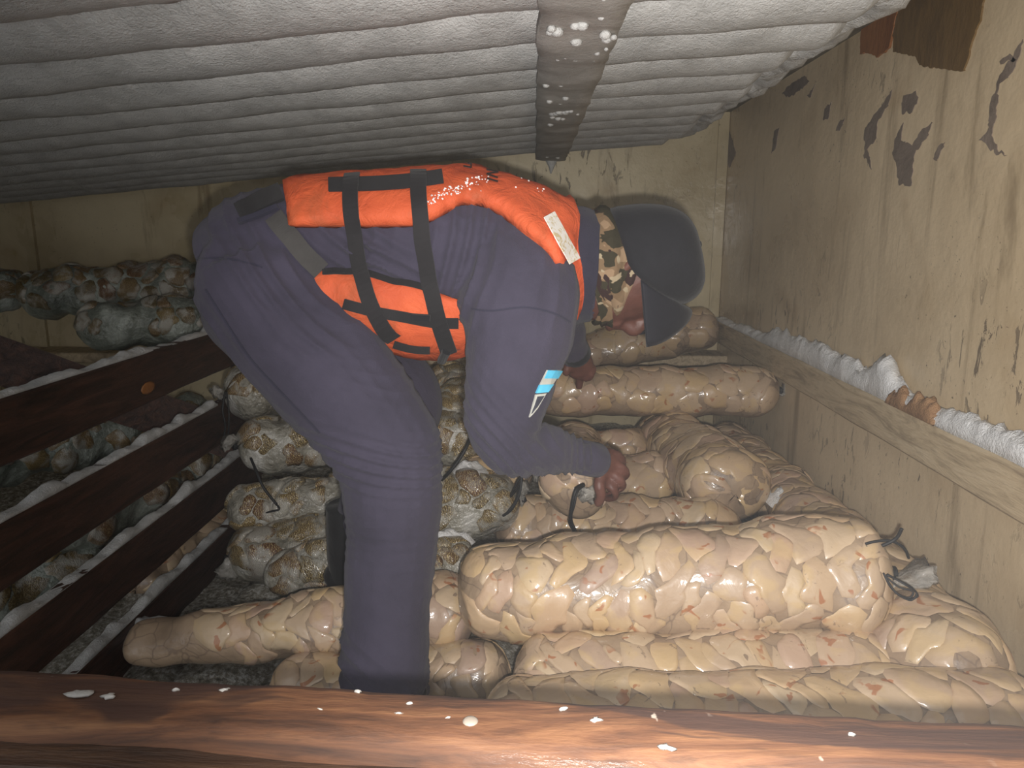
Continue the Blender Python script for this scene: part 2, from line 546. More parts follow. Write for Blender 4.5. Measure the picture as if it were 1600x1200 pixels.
# ------------------------------------------------------------------ snow lying on the ledge
def snow_ridge(name, path, width, height, mat, parent=None, n=120, seg=8, nz=9.0, seed=0, side=Vector((1, 0, 0)), ragged=0.6):
    pts = smooth_pts(path, n)
    rings = []
    for i, p in enumerate(pts):
        t = i / (n - 1)
        hh = height(t) if callable(height) else height
        k = max(0.12, 1 + ragged * 2.2 * fbm(p + Vector((seed, 0, 0)), nz))
        e = min(1, t * 14, (1 - t) * 14) ** 0.5
        w = (width(t) if callable(width) else width)
        ring = []
        for j in range(seg + 1):
            a = math.pi * j / seg
            q = p + side * (-math.cos(a) * w / 2) + Vector((0, 0, 1)) * (math.sin(a) ** 0.8 * hh * k * e)
            q += Vector((0, 0, 1)) * (0.3 * hh * noise.noise(q * 130) * math.sin(a) + 0.22 * hh * noise.noise(q * 60) * math.sin(a)) + side * (0.25 * w * fbm(q, 18, 2) * math.sin(a))
            ring.append(q)
        ring.append(p - Vector((0, 0, 0.002)))
        rings.append(ring)
    v, f = loft(rings)
    return (mkl if parent else mk)(name, v, f, mat, parent)
def snow_h(t):
    # t from the corner towards the camera
    return 0.02 + 0.045 * math.exp(-((t - 0.42) / 0.10) ** 2) + 0.05 * math.exp(-((t - 0.62) / 0.09) ** 2) + 0.042 * math.exp(-((t - 0.86) / 0.10) ** 2)
o = snow_ridge('snow_drift', [(XR - 0.022, YB - 0.02, LZ - 0.002), (XR - 0.022, 2.2, LZ - 0.002), (XR - 0.022, 0.95, LZ - 0.002)], 0.05, snow_h, M['snow'], n=260, nz=5, ragged=0.28)
tag(o, 'white snow lying along the top of the wall ledge', 'snow', kind='stuff')
a = PX(1400, 600, XR - 0.03); b = PX(1475, 645, XR - 0.03)
o = snow_ridge('rust_stained_snow', [(XR - 0.036, a.y, LZ), (XR - 0.036, (a.y + b.y) / 2, LZ), (XR - 0.036, b.y, LZ)], 0.034, 0.045, M['dirtysnow'], n=40, nz=14)
tag(o, 'rust brown stained clump of snow on the wall ledge', 'snow')

# ------------------------------------------------------------------ frosted freezer coil on the ceiling
coil = thing('freezer_coil', (0, 2.2, 1.6), 'frost covered freezer pipes running across the ceiling', 'freezer coil')
def pipe_z(x):
    return CAMZ + 0.395 + (0.088 * x if x < 0 else 0.055 * x)
YP = [0.78 + 0.205 * i for i in range(13)]
def right_end(y):
    return 0.60 - 0.004 * (y - 1.3) + 0.02 * math.sin(y * 9.0)
for i, y in enumerate(YP):
    xr = right_end(y)
    n, seg = 330, 16
    rings = []
    for k in range(n + 1):
        x = XL + 0.15 + (xr - XL - 0.15) * k / n
        c = Vector((x, y + 0.012 * noise.noise(Vector((x * 1.5, y * 7, 0))), pipe_z(x)))
        ring = []
        endf = min(1.0, ((n - k) / 5.0 + 0.05)) ** 0.5
        for j in range(seg):
            a = 2 * math.pi * j / seg
            q = c + Vector((0, math.cos(a) * 0.106, math.sin(a) * 0.062)) * endf
            d = 0.006 * noise.noise(q * 5) + 0.0012 * noise.noise(q * 60)
            # ragged rime growing where neighbouring pipes meet
            e = max(0, abs(math.cos(a)) - 0.55) * (1 if math.sin(a) < 0.2 else 0.3)
            d += e * (0.075 * max(0, fbm(Vector((q.x * 9, q.y * 5, 3.0 + i)), 1.0, 4) - 0.05) + 0.03 * max(0, noise.noise(Vector((q.x * 55, q.y * 30, 9.0 + i)))))
            q += (q - c).normalized() * d
            ring.append(q)
        rings.append(ring)
    v, f = loft(rings)
    mkl('pipe', v, f, M['frost'], coil)
for i in range(0, len(YP) - 1):
    # return bends at the wall end
    y0, y1 = YP[i], YP[i + 1]
    xr = (right_end(y0) + right_end(y1)) / 2 - 0.03
    pts = []
    for k in range(9):
        a = -math.pi / 2 + math.pi * k / 8
        pts.append(Vector((xr + 0.055 * math.cos(a), (y0 + y1) / 2 + (y1 - y0) / 2 * math.sin(a), pipe_z(xr) + 0.012)))
    v, f = tube(pts, 0.048, 10, 24)
    v = [q + Vector((0.010 * fbm(q, 16), 0.010 * fbm(q + Vector((9, 0, 0)), 16), 0.012 * fbm(q + Vector((0, 7, 0)), 14))) for q in v]
    mkl('return_bend', v, f, M['frost'], coil)
# flat iced hanger bar crossing below the pipes
def bar():
    rings = []
    n = 120
    for k in range(n + 1):
        y = 0.75 + (YB - 0.28 - 0.75) * k / n
        zc = CAMZ + 0.292
        r = []
        x0, x1 = 0.004, 0.132
        for (x, z) in [(x0, 0.02), (x0, 0.0), (x0 + 0.03, -0.004), ((x0 + x1) / 2, -0.005), (x1 - 0.03, -0.004), (x1, 0.0), (x1, 0.02), ((x0 + x1) / 2, 0.024)]:
            q = Vector((x, y, zc + z + 0.02))
            q += Vector((0.006 * fbm(q, 8), 0, 0.007 * fbm(q + Vector((3, 3, 3)), 10)))
            r.append(q)
        rings.append(r)
    return loft(rings)
v, f = bar()
hb = mkl('hanger_bar', v, f, M['ice'], coil)
hb['label'] = 'flat grey iced bar crossing below the pipes'
random.seed(3)
for k in range(46):
    # beads of ice under the bar
    y = random.choice([random.uniform(1.0, 1.5), random.uniform(1.75, 2.15), random.uniform(1.0, 3.2)])
    x = random.uniform(0.02, 0.125)
    r = random.uniform(0.004, 0.012)
    ring = []
    rings = []
    for a in range(5):
        th = math.pi * (a + 0.5) / 5
        rings.append([Vector((x + r * math.sin(th) * math.cos(b * 1.05), y + r * math.sin(th) * math.sin(b * 1.05), CAMZ + 0.309 - r * 0.7 * math.cos(th))) for b in range(6)])
    v, f = loft(rings)
    mkl('ice_bead', v, f, M['frost'], hb)
pts = [Vector((0.07, YB - 0.3, CAMZ + 0.315)), Vector((0.07, YB - 0.3, CAMZ + 0.285)), Vector((0.068, YB - 0.3, CAMZ + 0.255))]
v, f = tube(pts, lambda t: 0.03 * (1 - t) ** 1.4 + 0.003, 8, 12)
mkl('icicle', v, f, M['frost'], hb)

# ------------------------------------------------------------------ bed of crushed ice and frozen scraps under the bags
def bed():
    nx, ny = 96, 130
    V, Fc = [], []
    x0, x1, y0, y1 = XL + 0.01, XR - 0.001, 0.55, YB - 0.005
    for j in range(ny + 1):
        for i in range(nx + 1):
            x = x0 + (x1 - x0) * i / nx
            y = y0 + (y1 - y0) * j / ny
            z = (0.10 if x > -0.8 else 0.03) + (0.03 if x > -0.8 else 0.01) * fbm((x, y, 0), 4) + 0.02 * fbm((x, y, 5), 16)
            V.append((x, y, max(0.01, z)))
    for j in range(ny):
        for i in range(nx):
            a = j * (nx + 1) + i
            Fc.append((a, a + 1, a + nx + 2, a + nx + 1))
    return V, Fc
v, f = bed()
o = mk('ice_bed', v, f, M['icebed'])
tag(o, 'crusted speckled ice covering the deck beneath the bags', 'ice', kind='stuff')

# ------------------------------------------------------------------ bags
class Bag:
    def __init__(s, p0, p1, r0, r1, sag=0.0, lump=0.006, sq=0.93, cap=0.9, seed=0):
        s.p0, s.p1 = np.array(p0), np.array(p1)
        d = s.p1 - s.p0
        s.L = float(np.linalg.norm(d))
        s.ax = d / s.L
        up = np.array((0, 0, 1.0))
        up = up - s.ax * up.dot(s.ax)
        s.up = up / np.linalg.norm(up)
        s.side = np.cross(s.ax, s.up)
        s.r0, s.r1, s.sag, s.lump, s.sq = r0, r1, sag, lump, sq
        s.c0, s.c1 = cap * r0, cap * r1
        s.ph = seed * 1.7
    def rho(s, t):
        x = t * s.L
        r = s.r0 + (s.r1 - s.r0) * t
        a = np.clip((s.c0 - x) / s.c0, 0, 1)
        b = np.clip((x - (s.L - s.c1)) / s.c1, 0, 1)
        e = np.sqrt(np.clip(1 - a ** 2.3, 0, 1)) * np.sqrt(np.clip(1 - b ** 2.3, 0, 1))
        return np.maximum(r * e, 0.0015)
    def surf(s, t, th, off=0.0):
        t = np.asarray(t, float)
        th = np.asarray(th, float)
        c = s.p0 + t[..., None] * (s.p1 - s.p0)
        c = c - np.array((0, 0, 1.0)) * (s.sag * 4 * t * (1 - t))[..., None]
        rr = s.rho(t)
        x = t * s.L
        q = s.ph
        lm = s.lump * (np.sin(x * 31 + 2.0 * np.sin(th + q) + q) + 0.8 * np.sin(3 * th + x * 17 + q * 2) + 0.6 * np.sin(x * 63 - 2 * th + q * 3))
        lm = lm * np.clip(rr / max(s.r0, s.r1), 0, 1)
        rad = rr + lm + off
        sn = np.sin(th)
        return c + (np.cos(th) * rad)[..., None] * s.side + (sn * rad * s.sq)[..., None] * s.up
    def normal(s, t, th):
        e = 1e-3
        a = s.surf(np.clip(t + e, 0, 1), th) - s.surf(np.clip(t - e, 0, 1), th)
        b = s.surf(t, th + 0.02) - s.surf(t, th - 0.02)
        n = np.cross(a, b)
        n /= np.linalg.norm(n, axis=-1, keepdims=True) + 1e-12
        out = np.cos(th)[..., None] * s.side + np.sin(th)[..., None] * s.up
        sg = np.sign((n * out).sum(-1, keepdims=True))
        sg[sg == 0] = 1
        return n * sg
    def body(s, off=-0.0015, nt=56, nth=36):
        u = np.linspace(0, 1, nt)
        t = 0.5 - 0.5 * np.cos(np.pi * u)
        t = 0.55 * t + 0.45 * u
        th = np.arange(nth) * 2 * np.pi / nth
        T, TH = np.meshgrid(t, th, indexing='ij')
        g = s.surf(T, TH, off)
        return loft([[Vector(p) for p in row] for row in g])
    def pieces(s, da, dc, gap=0.0007, hgt=0.0025, keep=1.0, low=-0.55, rings=(0.55, 0.93, 1.0), nr=22, shrink=1.0, rmin=0.66):
        n = max(2, int(s.L / da))
        T, TH = [], []
        for i in range(n):
            m = max(3, int(round(2 * np.pi * max(s.r0, s.r1) / dc)))
            o_ = rng.random()
            for j in range(m):
                t = (i + 0.5 + (rng.random() - 0.5) * 0.8) / n
                th = 2 * np.pi * (j + o_ + (rng.random() - 0.5) * 0.7) / m
                T.append(t)
                TH.append(th)
        T, TH = np.array(T), np.array(TH)
        ok = s.rho(T) > rmin * max(s.r0, s.r1)
        T, TH = T[ok], TH[ok]
        S = s.surf(T, TH)
        rr = s.rho(T)
        # every ring of points around every seed
        phi = np.arange(nr) * 2 * np.pi / nr
        st = np.linspace(0.003, dc * 1.05, 44)
        dt = st[None, :] * np.cos(phi)[:, None] / s.L
        tt = np.clip(T[:, None, None] + dt[None], 0.002, 0.998)
        thh = TH[:, None, None] + st[None, None, :] * np.sin(phi)[None, :, None] / rr[:, None, None]
        pts = s.surf(tt, thh)
        wp = pts + 0.012 * np.sin(pts[..., [1, 2, 0]] * 57 + s.ph) + 0.008 * np.sin(pts[..., [2, 0, 1]] * 131 + 2)
        sw = S + 0.012 * np.sin(S[..., [1, 2, 0]] * 57 + s.ph) + 0.008 * np.sin(S[..., [2, 0, 1]] * 131 + 2)
        wt = 1 + 0.7 * rng.random(len(S))
        TG = -np.sin(TH)[:, None] * s.side + np.cos(TH)[:, None] * s.up
        wax = 0.75 + 0.6 * rng.random(len(S))
        best = np.full(pts.shape[:3], 1e9)
        own = np.zeros(pts.shape[:3])
        tw = 1.5 * (rng.random(len(S)) - 0.5)
        for k in range(len(S)):
            D = wp - sw[k]
            a_ = D @ s.ax
            perp = D - a_[..., None] * s.ax
            cc = perp @ TG[k]
            rad_ = np.sqrt(np.maximum((perp ** 2).sum(-1) - cc ** 2, 0))
            ca, sa = math.cos(tw[k]), math.sin(tw[k])
            d = np.sqrt(((a_ * ca + cc * sa) / (da * wax[k])) ** 2 + ((cc * ca - a_ * sa) / dc) ** 2 + (rad_ / dc) ** 2) / wt[k]
            own[k] = d[k]
            d[k] = 1e9
            best = np.minimum(best, d)
        inside = own < best
        res = []
        for k in range(len(S)):
            if math.sin(TH[k]) < low or rng.random() > keep:
                continue
            ro = []
            for j in range(nr):
                w = np.where(~inside[k, j])[0]
                ro.append(st[w[0]] if len(w) else st[-1])
            ro = np.array(ro)
            if ro.max() < 0.012:
                continue
            ro = np.maximum(0.7 * ro + 0.15 * np.roll(ro, 1) + 0.15 * np.roll(ro, -1) - gap, 0.003) * shrink
            h = hgt * (0.55 + 0.9 * rng.random())
            tl = (rng.random(2) - 0.5) * hgt * 1.2
            vt, vh, hh = [T[k]], [TH[k]], [h]
            for fr in rings:
                for j in range(nr):
                    r_ = ro[j] * fr
                    vt.append(T[k] + r_ * math.cos(phi[j]) / s.L)
                    vh.append(TH[k] + r_ * math.sin(phi[j]) / rr[k])
                    base = {0: h, 1: h * 0.8, 2: -0.0007}[rings.index(fr)]
                    hh.append(base + (tl[0] * math.cos(phi[j]) + tl[1] * math.sin(phi[j])) * fr * (0 if fr == 1.0 else 1))
            vt, vh = np.clip(np.array(vt), 0.001, 0.999), np.array(vh)
            p = s.surf(vt, vh) + s.normal(vt, vh) * np.array(hh)[:, None]
            fs = [(0, 1 + j, 1 + (j + 1) % nr) for j in range(nr)]
            for q in range(len(rings) - 1):
                for j in range(nr):
                    a_ = 1 + q * nr + j
                    b_ = 1 + q * nr + (j + 1) % nr
                    fs.append((a_, a_ + nr, b_ + nr, b_))
            # outward orientation
            nn = np.cross(p[1] - p[0], p[2] - p[0])
            if nn.dot(s.normal(vt[:1], vh[:1])[0]) < 0:
                fs = [tuple(reversed(q)) for q in fs]
            res.append((p, fs))
        return res

def tail_mesh(p, d, ln, w, seed=0):
    """gathered end of a plastic bag: a pinched neck that flares into crumpled folds"""
    p, d = Vector(p), Vector(d).normalized()
    a = d.cross(Vector((0, 0, 1)))
    if a.length < 0.1:
        a = d.cross(Vector((0, 1, 0)))
    a.normalize()
    b = d.cross(a)
    rings = []
    for i in range(12):
        t = i / 11
        rad = 0.007 + w * (t ** 0.8) * (0.85 if t < 0.85 else 0.6)
        c = p + d * (ln * t) + b * (0.02 * math.sin(t * 3 + seed))
        ring = []
        for k in range(16):
            th = 2 * math.pi * k / 16
            r = rad * (1 + 0.38 * t * math.sin(5 * th + seed) + 0.2 * math.sin(9 * th + 3 * t + seed))
            ring.append(c + a * (math.cos(th) * r) + b * (math.sin(th) * r * 0.6))
        rings.append(ring)
    return loft(rings)

BAGCOUNT = [0]
def make_bag(kind, e0, e1, r0, r1, label, group, sag=0.0, da=0.04, dc=0.095, tie=None, cords=(), lump=0.006, hgt=0.0014, tail=0.07, tailw=0.04, cap=0.9, sq=0.93):
    BAGCOUNT[0] += 1
    b = Bag(P(*e0), P(*e1), r0, r1, sag, lump, sq, cap, BAGCOUNT[0])
    c = (b.p0 + b.p1) / 2
    root = thing('meat_bag' if kind == 'meat' else 'shellfish_bag', (c[0], c[1], c[2] - max(r0, r1) * 0.93), label, 'bag', group)
    if kind == 'meat':
        v, f = b.body(-0.0015)
        mkl('bag_film', v, f, M['meat_bag'], root)
        for p, fs in b.pieces(da, dc, hgt=hgt):
            mkl('meat_piece', p, fs, M['meat'], root)
    else:
        v, f = b.body(0.0)
        mat = M['frostbag'] if kind == 'shell' else M['frostbag_green']
        v = [q + Vector((0, 0, 0.008 * fbm(q, 12))) for q in v]
        mkl('bag_film', v, f, mat, root)
        for p, fs in b.pieces(da, dc, hgt=hgt * 0.4 + 0.003, keep=0.85, shrink=0.93, low=-0.4, rmin=0.62):
            mkl('shellfish_tail', p, fs, M['shell'] if kind == 'shell' else M['shell_dark'], root)
    for side_, vec in (tie or ()):
        p = b.p0 if side_ == 0 else b.p1
        d = Vector(b.ax) * (-1 if side_ == 0 else 1) + Vector(vec)
        v, f = tail_mesh(Vector(p) - Vector(b.ax) * (-1 if side_ == 0 else 1) * 0.006, d, tail, tailw, BAGCOUNT[0])
        o_ = mkl('plastic_tail', v, f, M['film'], root)
        o_['label'] = 'crumpled clear plastic gathered at the tied end'
        # wound tie
        dn = d.normalized()
        a_ = dn.cross(Vector((0, 0, 1))).normalized()
        b_ = dn.cross(a_)
        ring = [Vector(p) + dn * (0.004 + 0.0035 * (k / 12)) + (a_ * math.cos(k * 0.5236) + b_ * math.sin(k * 0.5236)) * 0.011 for k in range(37)]
        v, f = tube(ring, 0.0028, 5, 80)
        mkl('tie_cord', v, f, M['cord'], root)
    for cpts, cr in cords:
        v, f = tube([P(*q) for q in cpts], cr, 6, len(cpts) * 7)
        mkl('tie_cord', v, f, M['cord'], root)
    return root

G1 = 'bags of pale meat on the wall side'
G2 = 'frosted shellfish bags around the person'
G3 = 'frosted bags behind the slats'
make_bag('meat', (716, 926, 1.34), (1385, 894, 1.31), 0.098, 0.122, 'largest front bag of pale meat, tied with a black cord loop', G1, da=0.042, dc=0.1, lump=0.005,
         tie=[(1, (0.1, 0.0, -0.25))], tail=0.085, tailw=0.035, cap=0.72,
         cords=[([(1352, 850, 1.24), (1368, 846, 1.24), (1392, 845, 1.24), (1412, 856, 1.24), (1420, 872, 1.25)], 0.0026),
                ([(1378, 853, 1.24), (1395, 845, 1.238), (1403, 838, 1.235), (1409, 826, 1.23)], 0.0034),
                ([(1354, 852, 1.24), (1350, 868, 1.24), (1356, 884, 1.24)], 0.003),
                ([(1380, 895, 1.2), (1392, 918, 1.19), (1412, 934, 1.18), (1434, 932, 1.18), (1424, 918, 1.18), (1402, 906, 1.19), (1384, 898, 1.2)], 0.0016),
                ([(1381, 896, 1.2), (1398, 924, 1.185), (1422, 938, 1.175), (1432, 926, 1.175), (1412, 912, 1.18), (1386, 897, 1.2)], 0.0016),
                ([(1380, 896, 1.2), (1402, 916, 1.185), (1426, 924, 1.175), (1420, 934, 1.175), (1400, 926, 1.18), (1384, 902, 1.2)], 0.0016)])
make_bag('meat', (802, 1066, 1.2), (1490, 1062, 1.2), 0.09, 0.1, 'pale meat bag lying lengthwise just below the largest front bag', G1, lump=0.004, cap=0.8)
make_bag('meat', (745, 1150, 1.03), (1640, 1140, 1.03), 0.095, 0.1, 'nearest pale meat bag, half shaded right behind the front beam', G1, lump=0.003, da=0.048)
make_bag('meat', (200, 1008, 1.38), (742, 950, 1.40), 0.048, 0.09, 'tapering pale meat bag reaching furthest left behind the trouser leg', G1, lump=0.005, cap=0.7)
make_bag('meat', (425, 1078, 1.29), (798, 1058, 1.29), 0.07, 0.082, 'small pale meat bag in front of the tapering one, by the foot', G1, lump=0.004)
make_bag('meat', (772, 826, 1.93), (1160, 832, 1.93), 0.098, 0.1, 'pale meat bag under the black dangling cord behind the largest bag', G1)
make_bag('meat', (915, 753, 2.25), (1056, 752, 2.25), 0.088, 0.094, 'short pale meat bag end beside the gripping hand', G1, da=0.06)
make_bag('meat', (900, 702, 2.55), (1016, 700, 2.55), 0.07, 0.08, 'smallest pale bag end beyond the gripping hand, below the crosswise bag', G1, da=0.06)
make_bag('meat', (1030, 676, 2.78), (1150, 772, 1.93), 0.118, 0.128, 'pinkish meat bag pointing at the camera between hand and wall bag', G1, lump=0.005, da=0.045, dc=0.11)
make_bag('meat', (1128, 690, 2.85), (1352, 905, 1.58), 0.1, 0.105, 'long pinkish meat bag running along the side wall', G1, lump=0.005, da=0.045, dc=0.11)
make_bag('meat', (1330, 878, 1.62), (1520, 1100, 1.06), 0.1, 0.11, 'pale meat bag against the wall beyond the cord loop, lower right', G1, lump=0.005, da=0.045, dc=0.11)
make_bag('meat', (898, 690, 2.6), (903, 768, 1.60), 0.088, 0.082, 'tied meat bag end gripped by the near hand', G1, lump=0.005, tie=[(1, (0.6, 0.0, 0.45))], tail=0.06, tailw=0.03,
         cords=[([(912, 757, 1.53), (900, 766, 1.50), (894, 790, 1.5), (892, 812, 1.52), (898, 828, 1.6), (901, 838, 1.72)], 0.004),
                ([(913, 758, 1.53), (902, 768, 1.505), (897, 790, 1.5), (890, 815, 1.52), (896, 829, 1.6), (899, 838, 1.72)], 0.003)])
make_bag('meat', (770, 612, 2.62), (1216, 612, 2.62), 0.095, 0.098, 'pale meat bag lying crosswise under the far hand and cap', G1, lump=0.004, da=0.06, tie=[(1, (0, 0, 0.6))], tail=0.035, tailw=0.014)
make_bag('meat', (862, 566, 3.34), (1122, 508, 3.34), 0.1, 0.108, 'furthest pale meat bag, tilted below the cap against the end wall', G1, lump=0.004, da=0.07, dc=0.1)

# shellfish bags around the legs
make_bag('shell', (352, 616, 2.2), (560, 600, 2.5), 0.096, 0.092, 'frosted shellfish bag end at the second slat, uppermost beside the thigh', G2, da=0.06, dc=0.075, hgt=0.012, tie=[(0, (0, -0.5, -0.3))], tail=0.04, tailw=0.03,
         cords=[([(352, 612, 2.12), (348, 640, 2.1), (352, 668, 2.1), (346, 700, 2.1)], 0.003), ([(354, 612, 2.12), (358, 650, 2.1), (356, 690, 2.1)], 0.0025)])
make_bag('shell', (372, 696, 2.08), (620, 690, 2.3), 0.09, 0.09, 'frosted shellfish bag with amber contents just above a hanging black cord', G2, da=0.06, dc=0.075, hgt=0.012, tie=[(0, (-0.2, -0.5, 0.2))], tail=0.05, tailw=0.03,
         cords=[([(392, 716, 1.98), (400, 735, 1.95), (412, 762, 1.93), (432, 788, 1.93)], 0.004), ([(432, 788, 1.93), (436, 796, 1.92), (420, 800, 1.92), (408, 806, 1.93)], 0.003)])
make_bag('shell', (356, 800, 1.98), (650, 768, 2.08), 0.075, 0.085, 'long frosted shellfish bag lying behind the knee at the slats', G2, da=0.06, dc=0.07, hgt=0.01)
make_bag('shell', (360, 868, 1.86), (600, 850, 1.92), 0.085, 0.085, 'dark frosty shellfish bag with a knotted end, beside the lowest slat', G2, da=0.07, dc=0.08, hgt=0.01, tie=[(0, (0.9, -1.2, -0.5))], tail=0.06, tailw=0.03)
make_bag('shell', (412, 905, 1.68), (660, 850, 1.74), 0.055, 0.085, 'glossy pointed shellfish bag left of the far boot', G2, da=0.055, dc=0.07, hgt=0.008, cap=1.8)
make_bag('shell', (702, 712, 1.98), (716, 590, 2.5), 0.085, 0.09, 'frosted shellfish bag between the knee and the near sleeve', G2, da=0.06, dc=0.075, hgt=0.012)
make_bag('shell', (640, 795, 1.82), (812, 782, 1.86), 0.1, 0.088, 'frosted shellfish bag with a looped black cord, right of the knee', G2, da=0.055, dc=0.07, hgt=0.012,
         tie=[(1, (-0.4, -0.3, 0.5))], tail=0.05, tailw=0.025,
         cords=[([(798, 774, 1.78), (805, 760, 1.75), (814, 745, 1.74), (812, 770, 1.73), (800, 795, 1.73), (786, 806, 1.74)], 0.0035),
                ([(798, 776, 1.78), (808, 764, 1.75), (816, 748, 1.74), (806, 782, 1.73), (792, 802, 1.73)], 0.003),
                ([(690, 750, 1.76), (702, 738, 1.74), (716, 720, 1.74), (728, 700, 1.75), (736, 680, 1.78)], 0.0045)])
make_bag('shell', (620, 885, 1.58), (738, 872, 1.66), 0.06, 0.055, 'small dark shellfish bag tucked behind the shin', G2, da=0.05, dc=0.06, hgt=0.008)
make_bag('meat', (690, 742, 2.05), (832, 738, 2.0), 0.06, 0.062, 'small bag of pale meat under the near elbow', G1, da=0.05, dc=0.07, tie=[(1, (-0.2, -0.6, 0.3))], tail=0.05, tailw=0.03)

# bags in the next bay, behind the slats
make_bag('green', (30, 462, 2.95), (430, 440, 3.15), 0.105, 0.125, 'dark frosted bag on top of the pile under the end wall', G3, da=0.08, dc=0.09, hgt=0.006, lump=0.01)
make_bag('green', (120, 512, 2.65), (420, 492, 2.85), 0.09, 0.105, 'frosted bag with dark round shells above the highest slat', G3, da=0.07, dc=0.08, hgt=0.008, lump=0.008)
make_bag('green', (-120, 440, 2.9), (40, 452, 2.95), 0.1, 0.09, 'dim frosted bag cut off by the left picture edge, highest one', G3, da=0.08, dc=0.09, lump=0.01)
make_bag('green', (-90, 730, 2.2), (330, 645, 2.85), 0.105, 0.10, 'frosted bag showing between the first and second slats', G3, da=0.07, dc=0.085, hgt=0.008, lump=0.01)
make_bag('green', (60, 842, 1.88), (340, 712, 2.6), 0.09, 0.09, 'frosted bag with a bent grey shell between second and third slats', G3, da=0.07, dc=0.085, hgt=0.008, lump=0.01)
make_bag('green', (-130, 962, 1.7), (170, 868, 2.05), 0.11, 0.10, 'shiny crumpled bag low between the second and third slats', G3, da=0.09, dc=0.1, lump=0.01)
make_bag('meat', (212, 922, 1.92), (374, 790, 2.5), 0.07, 0.07, 'yellowish meat bag seen between the third and lowest slats', G3, da=0.07, dc=0.085)

# ------------------------------------------------------------------ slatted partition
XS = -1.0
part = thing('slat_partition', (XS, 1.8, 0.0), 'dark wet wooden slat partition with rime on every board', 'partition')
random.seed(5)
for k, (top, hh) in enumerate([(-0.292, 0.125), (-0.515, 0.125), (-0.72, 0.125), (-0.915, 0.115)]):
    z1 = CAMZ + top
    a = (XS, 0.75, z1 - hh); b = (XS, 2.62 + 0.02 * k, z1 - hh)
    s = plank('slat', a, b, (0.035, 0, 0), hh, M['slat'], part, 40, 0.004)
    snow_ridge('frost_strip', [(XS + 0.017, 0.76, z1 - 0.002), (XS + 0.017, 1.7, z1 - 0.001), (XS + 0.017, 2.58, z1 - 0.002)], 0.032, 0.011, M['slatfrost'], s, 160, 6, 11, k * 7, ragged=0.9)
    # knot
    if k == 0:
        c = PX(232, 606, XS + 0.037)
        rings = [[c + Vector((0.002 * (1 - q / 3), (0.004 + 0.005 * q) * 1.9 * math.cos(t * 0.63), (0.004 + 0.004 * q) * math.sin(t * 0.63))) for t in range(10)] for q in range(4)]
        v, f = loft(rings)
        kn = mkl('wood_knot', v, f, M['rustpatch'], s)
post = plank('post', (XS - 0.06, 2.50, 0.0), (XS - 0.06, 2.57, 0.0), (0.055, 0, 0), CAMZ - 0.30, M['slat'], part, 4, 0.002)
# plank leaning behind the slats
a, b = P(-60, 545, 1.95), P(372, 690, 2.42)
rings = []
for i in range(21):
    p = a.lerp(b, i / 20)
    p.x = min(p.x, XS - 0.05)
    j = 0.003 * noise.noise(p * 9)
    rings.append([p + Vector((0, 0, -0.075 + j)), p + Vector((0.03, -0.02, -0.075 + j)), p + Vector((0.03, -0.02, 0.075 + j)), p + Vector((0, 0, 0.075 + j))])
v, f = loft(rings)
o = mk('plank', v, f, M['slat'], None, False)
tag(o, 'dark brown plank sloping down behind the slat partition', 'plank')

# ------------------------------------------------------------------ foreground beam
beam = thing('wooden_beam', (0, 0.48, CAMZ - 0.45), 'reddish brown wet timber beam across the bottom foreground', 'beam')
BH = CAMZ - 0.33
def on_top(px, py):
    d = ray(px, py)
    return CO + d * ((BH - CO.z) / d.z)
fl, fr_ = on_top(0, 1037), on_top(1600, 1117)
nl, nr_ = on_top(0, 1137), on_top(1150, 1200)
def ext(a, b, x):
    return a + (b - a) * ((x - a.x) / (b.x - a.x))
rings = []
n = 140
for i in range(n + 1):
    x = -0.95 + 1.85 * i / n
    f0, n0 = ext(fl, fr_, x), ext(nl, nr_, x)
    ring = []
    for (q, dz, dy) in [(f0, -0.012, 0.0), (f0, -0.002, -0.010), (f0.lerp(n0, 0.25), 0.0, 0), (f0.lerp(n0, 0.5), 0.0, 0), (f0.lerp(n0, 0.75), 0, 0), (n0, -0.003, 0.012), (n0, -0.015, 0.0), (n0, -0.06, 0), (n0, -0.12, 0), (f0, -0.12, 0), (f0, -0.06, 0)]:
        p = Vector((x, q.y + dy, q.z + dz))
        p += Vector((0, 0.004 * fbm(p, 5), 0.0035 * fbm(Vector((p.x * 1.2, p.y * 5, p.z * 5)), 3) + 0.0018 * noise.noise(p * 40)))
        ring.append(p)
    rings.append(ring)
v, f = loft(rings)
mkl('timber', v, f, M['beam'], beam)
rings = []
for i in range(71):
    x = -0.95 + 1.85 * i / 70
    n0 = ext(nl, nr_, x)
    j = 0.002 * noise.noise(Vector((x * 6, 3, 1)))
    rings.append([Vector((x, n0.y + 0.004, n0.z - 0.013 + j)), Vector((x, n0.y - 0.016, n0.z - 0.015 + j)), Vector((x, n0.y - 0.018, n0.z - 0.020 + j)), Vector((x, n0.y - 0.018 + j, n0.z - 0.115)), Vector((x, n0.y + 0.004, n0.z - 0.115))])
v, f = loft(rings)
fbd = mkl('facing_board', v, f, M['beam_dark'], beam, False)
fbd['label'] = 'dark stained board along the near side of the beam'
c = on_top(735, 1130)
rings = []
for r, z in [(0.0054, -0.001), (0.0054, 0.002), (0.004, 0.003), (0.0015, 0.0034)]:
    rings.append([c + Vector((r * math.cos(k * 0.5236), r * math.sin(k * 0.5236), z)) for k in range(12)])
v, f = loft(rings)
mkl('bolt_head', v, f, M['bolt'], beam)
random.seed(12)
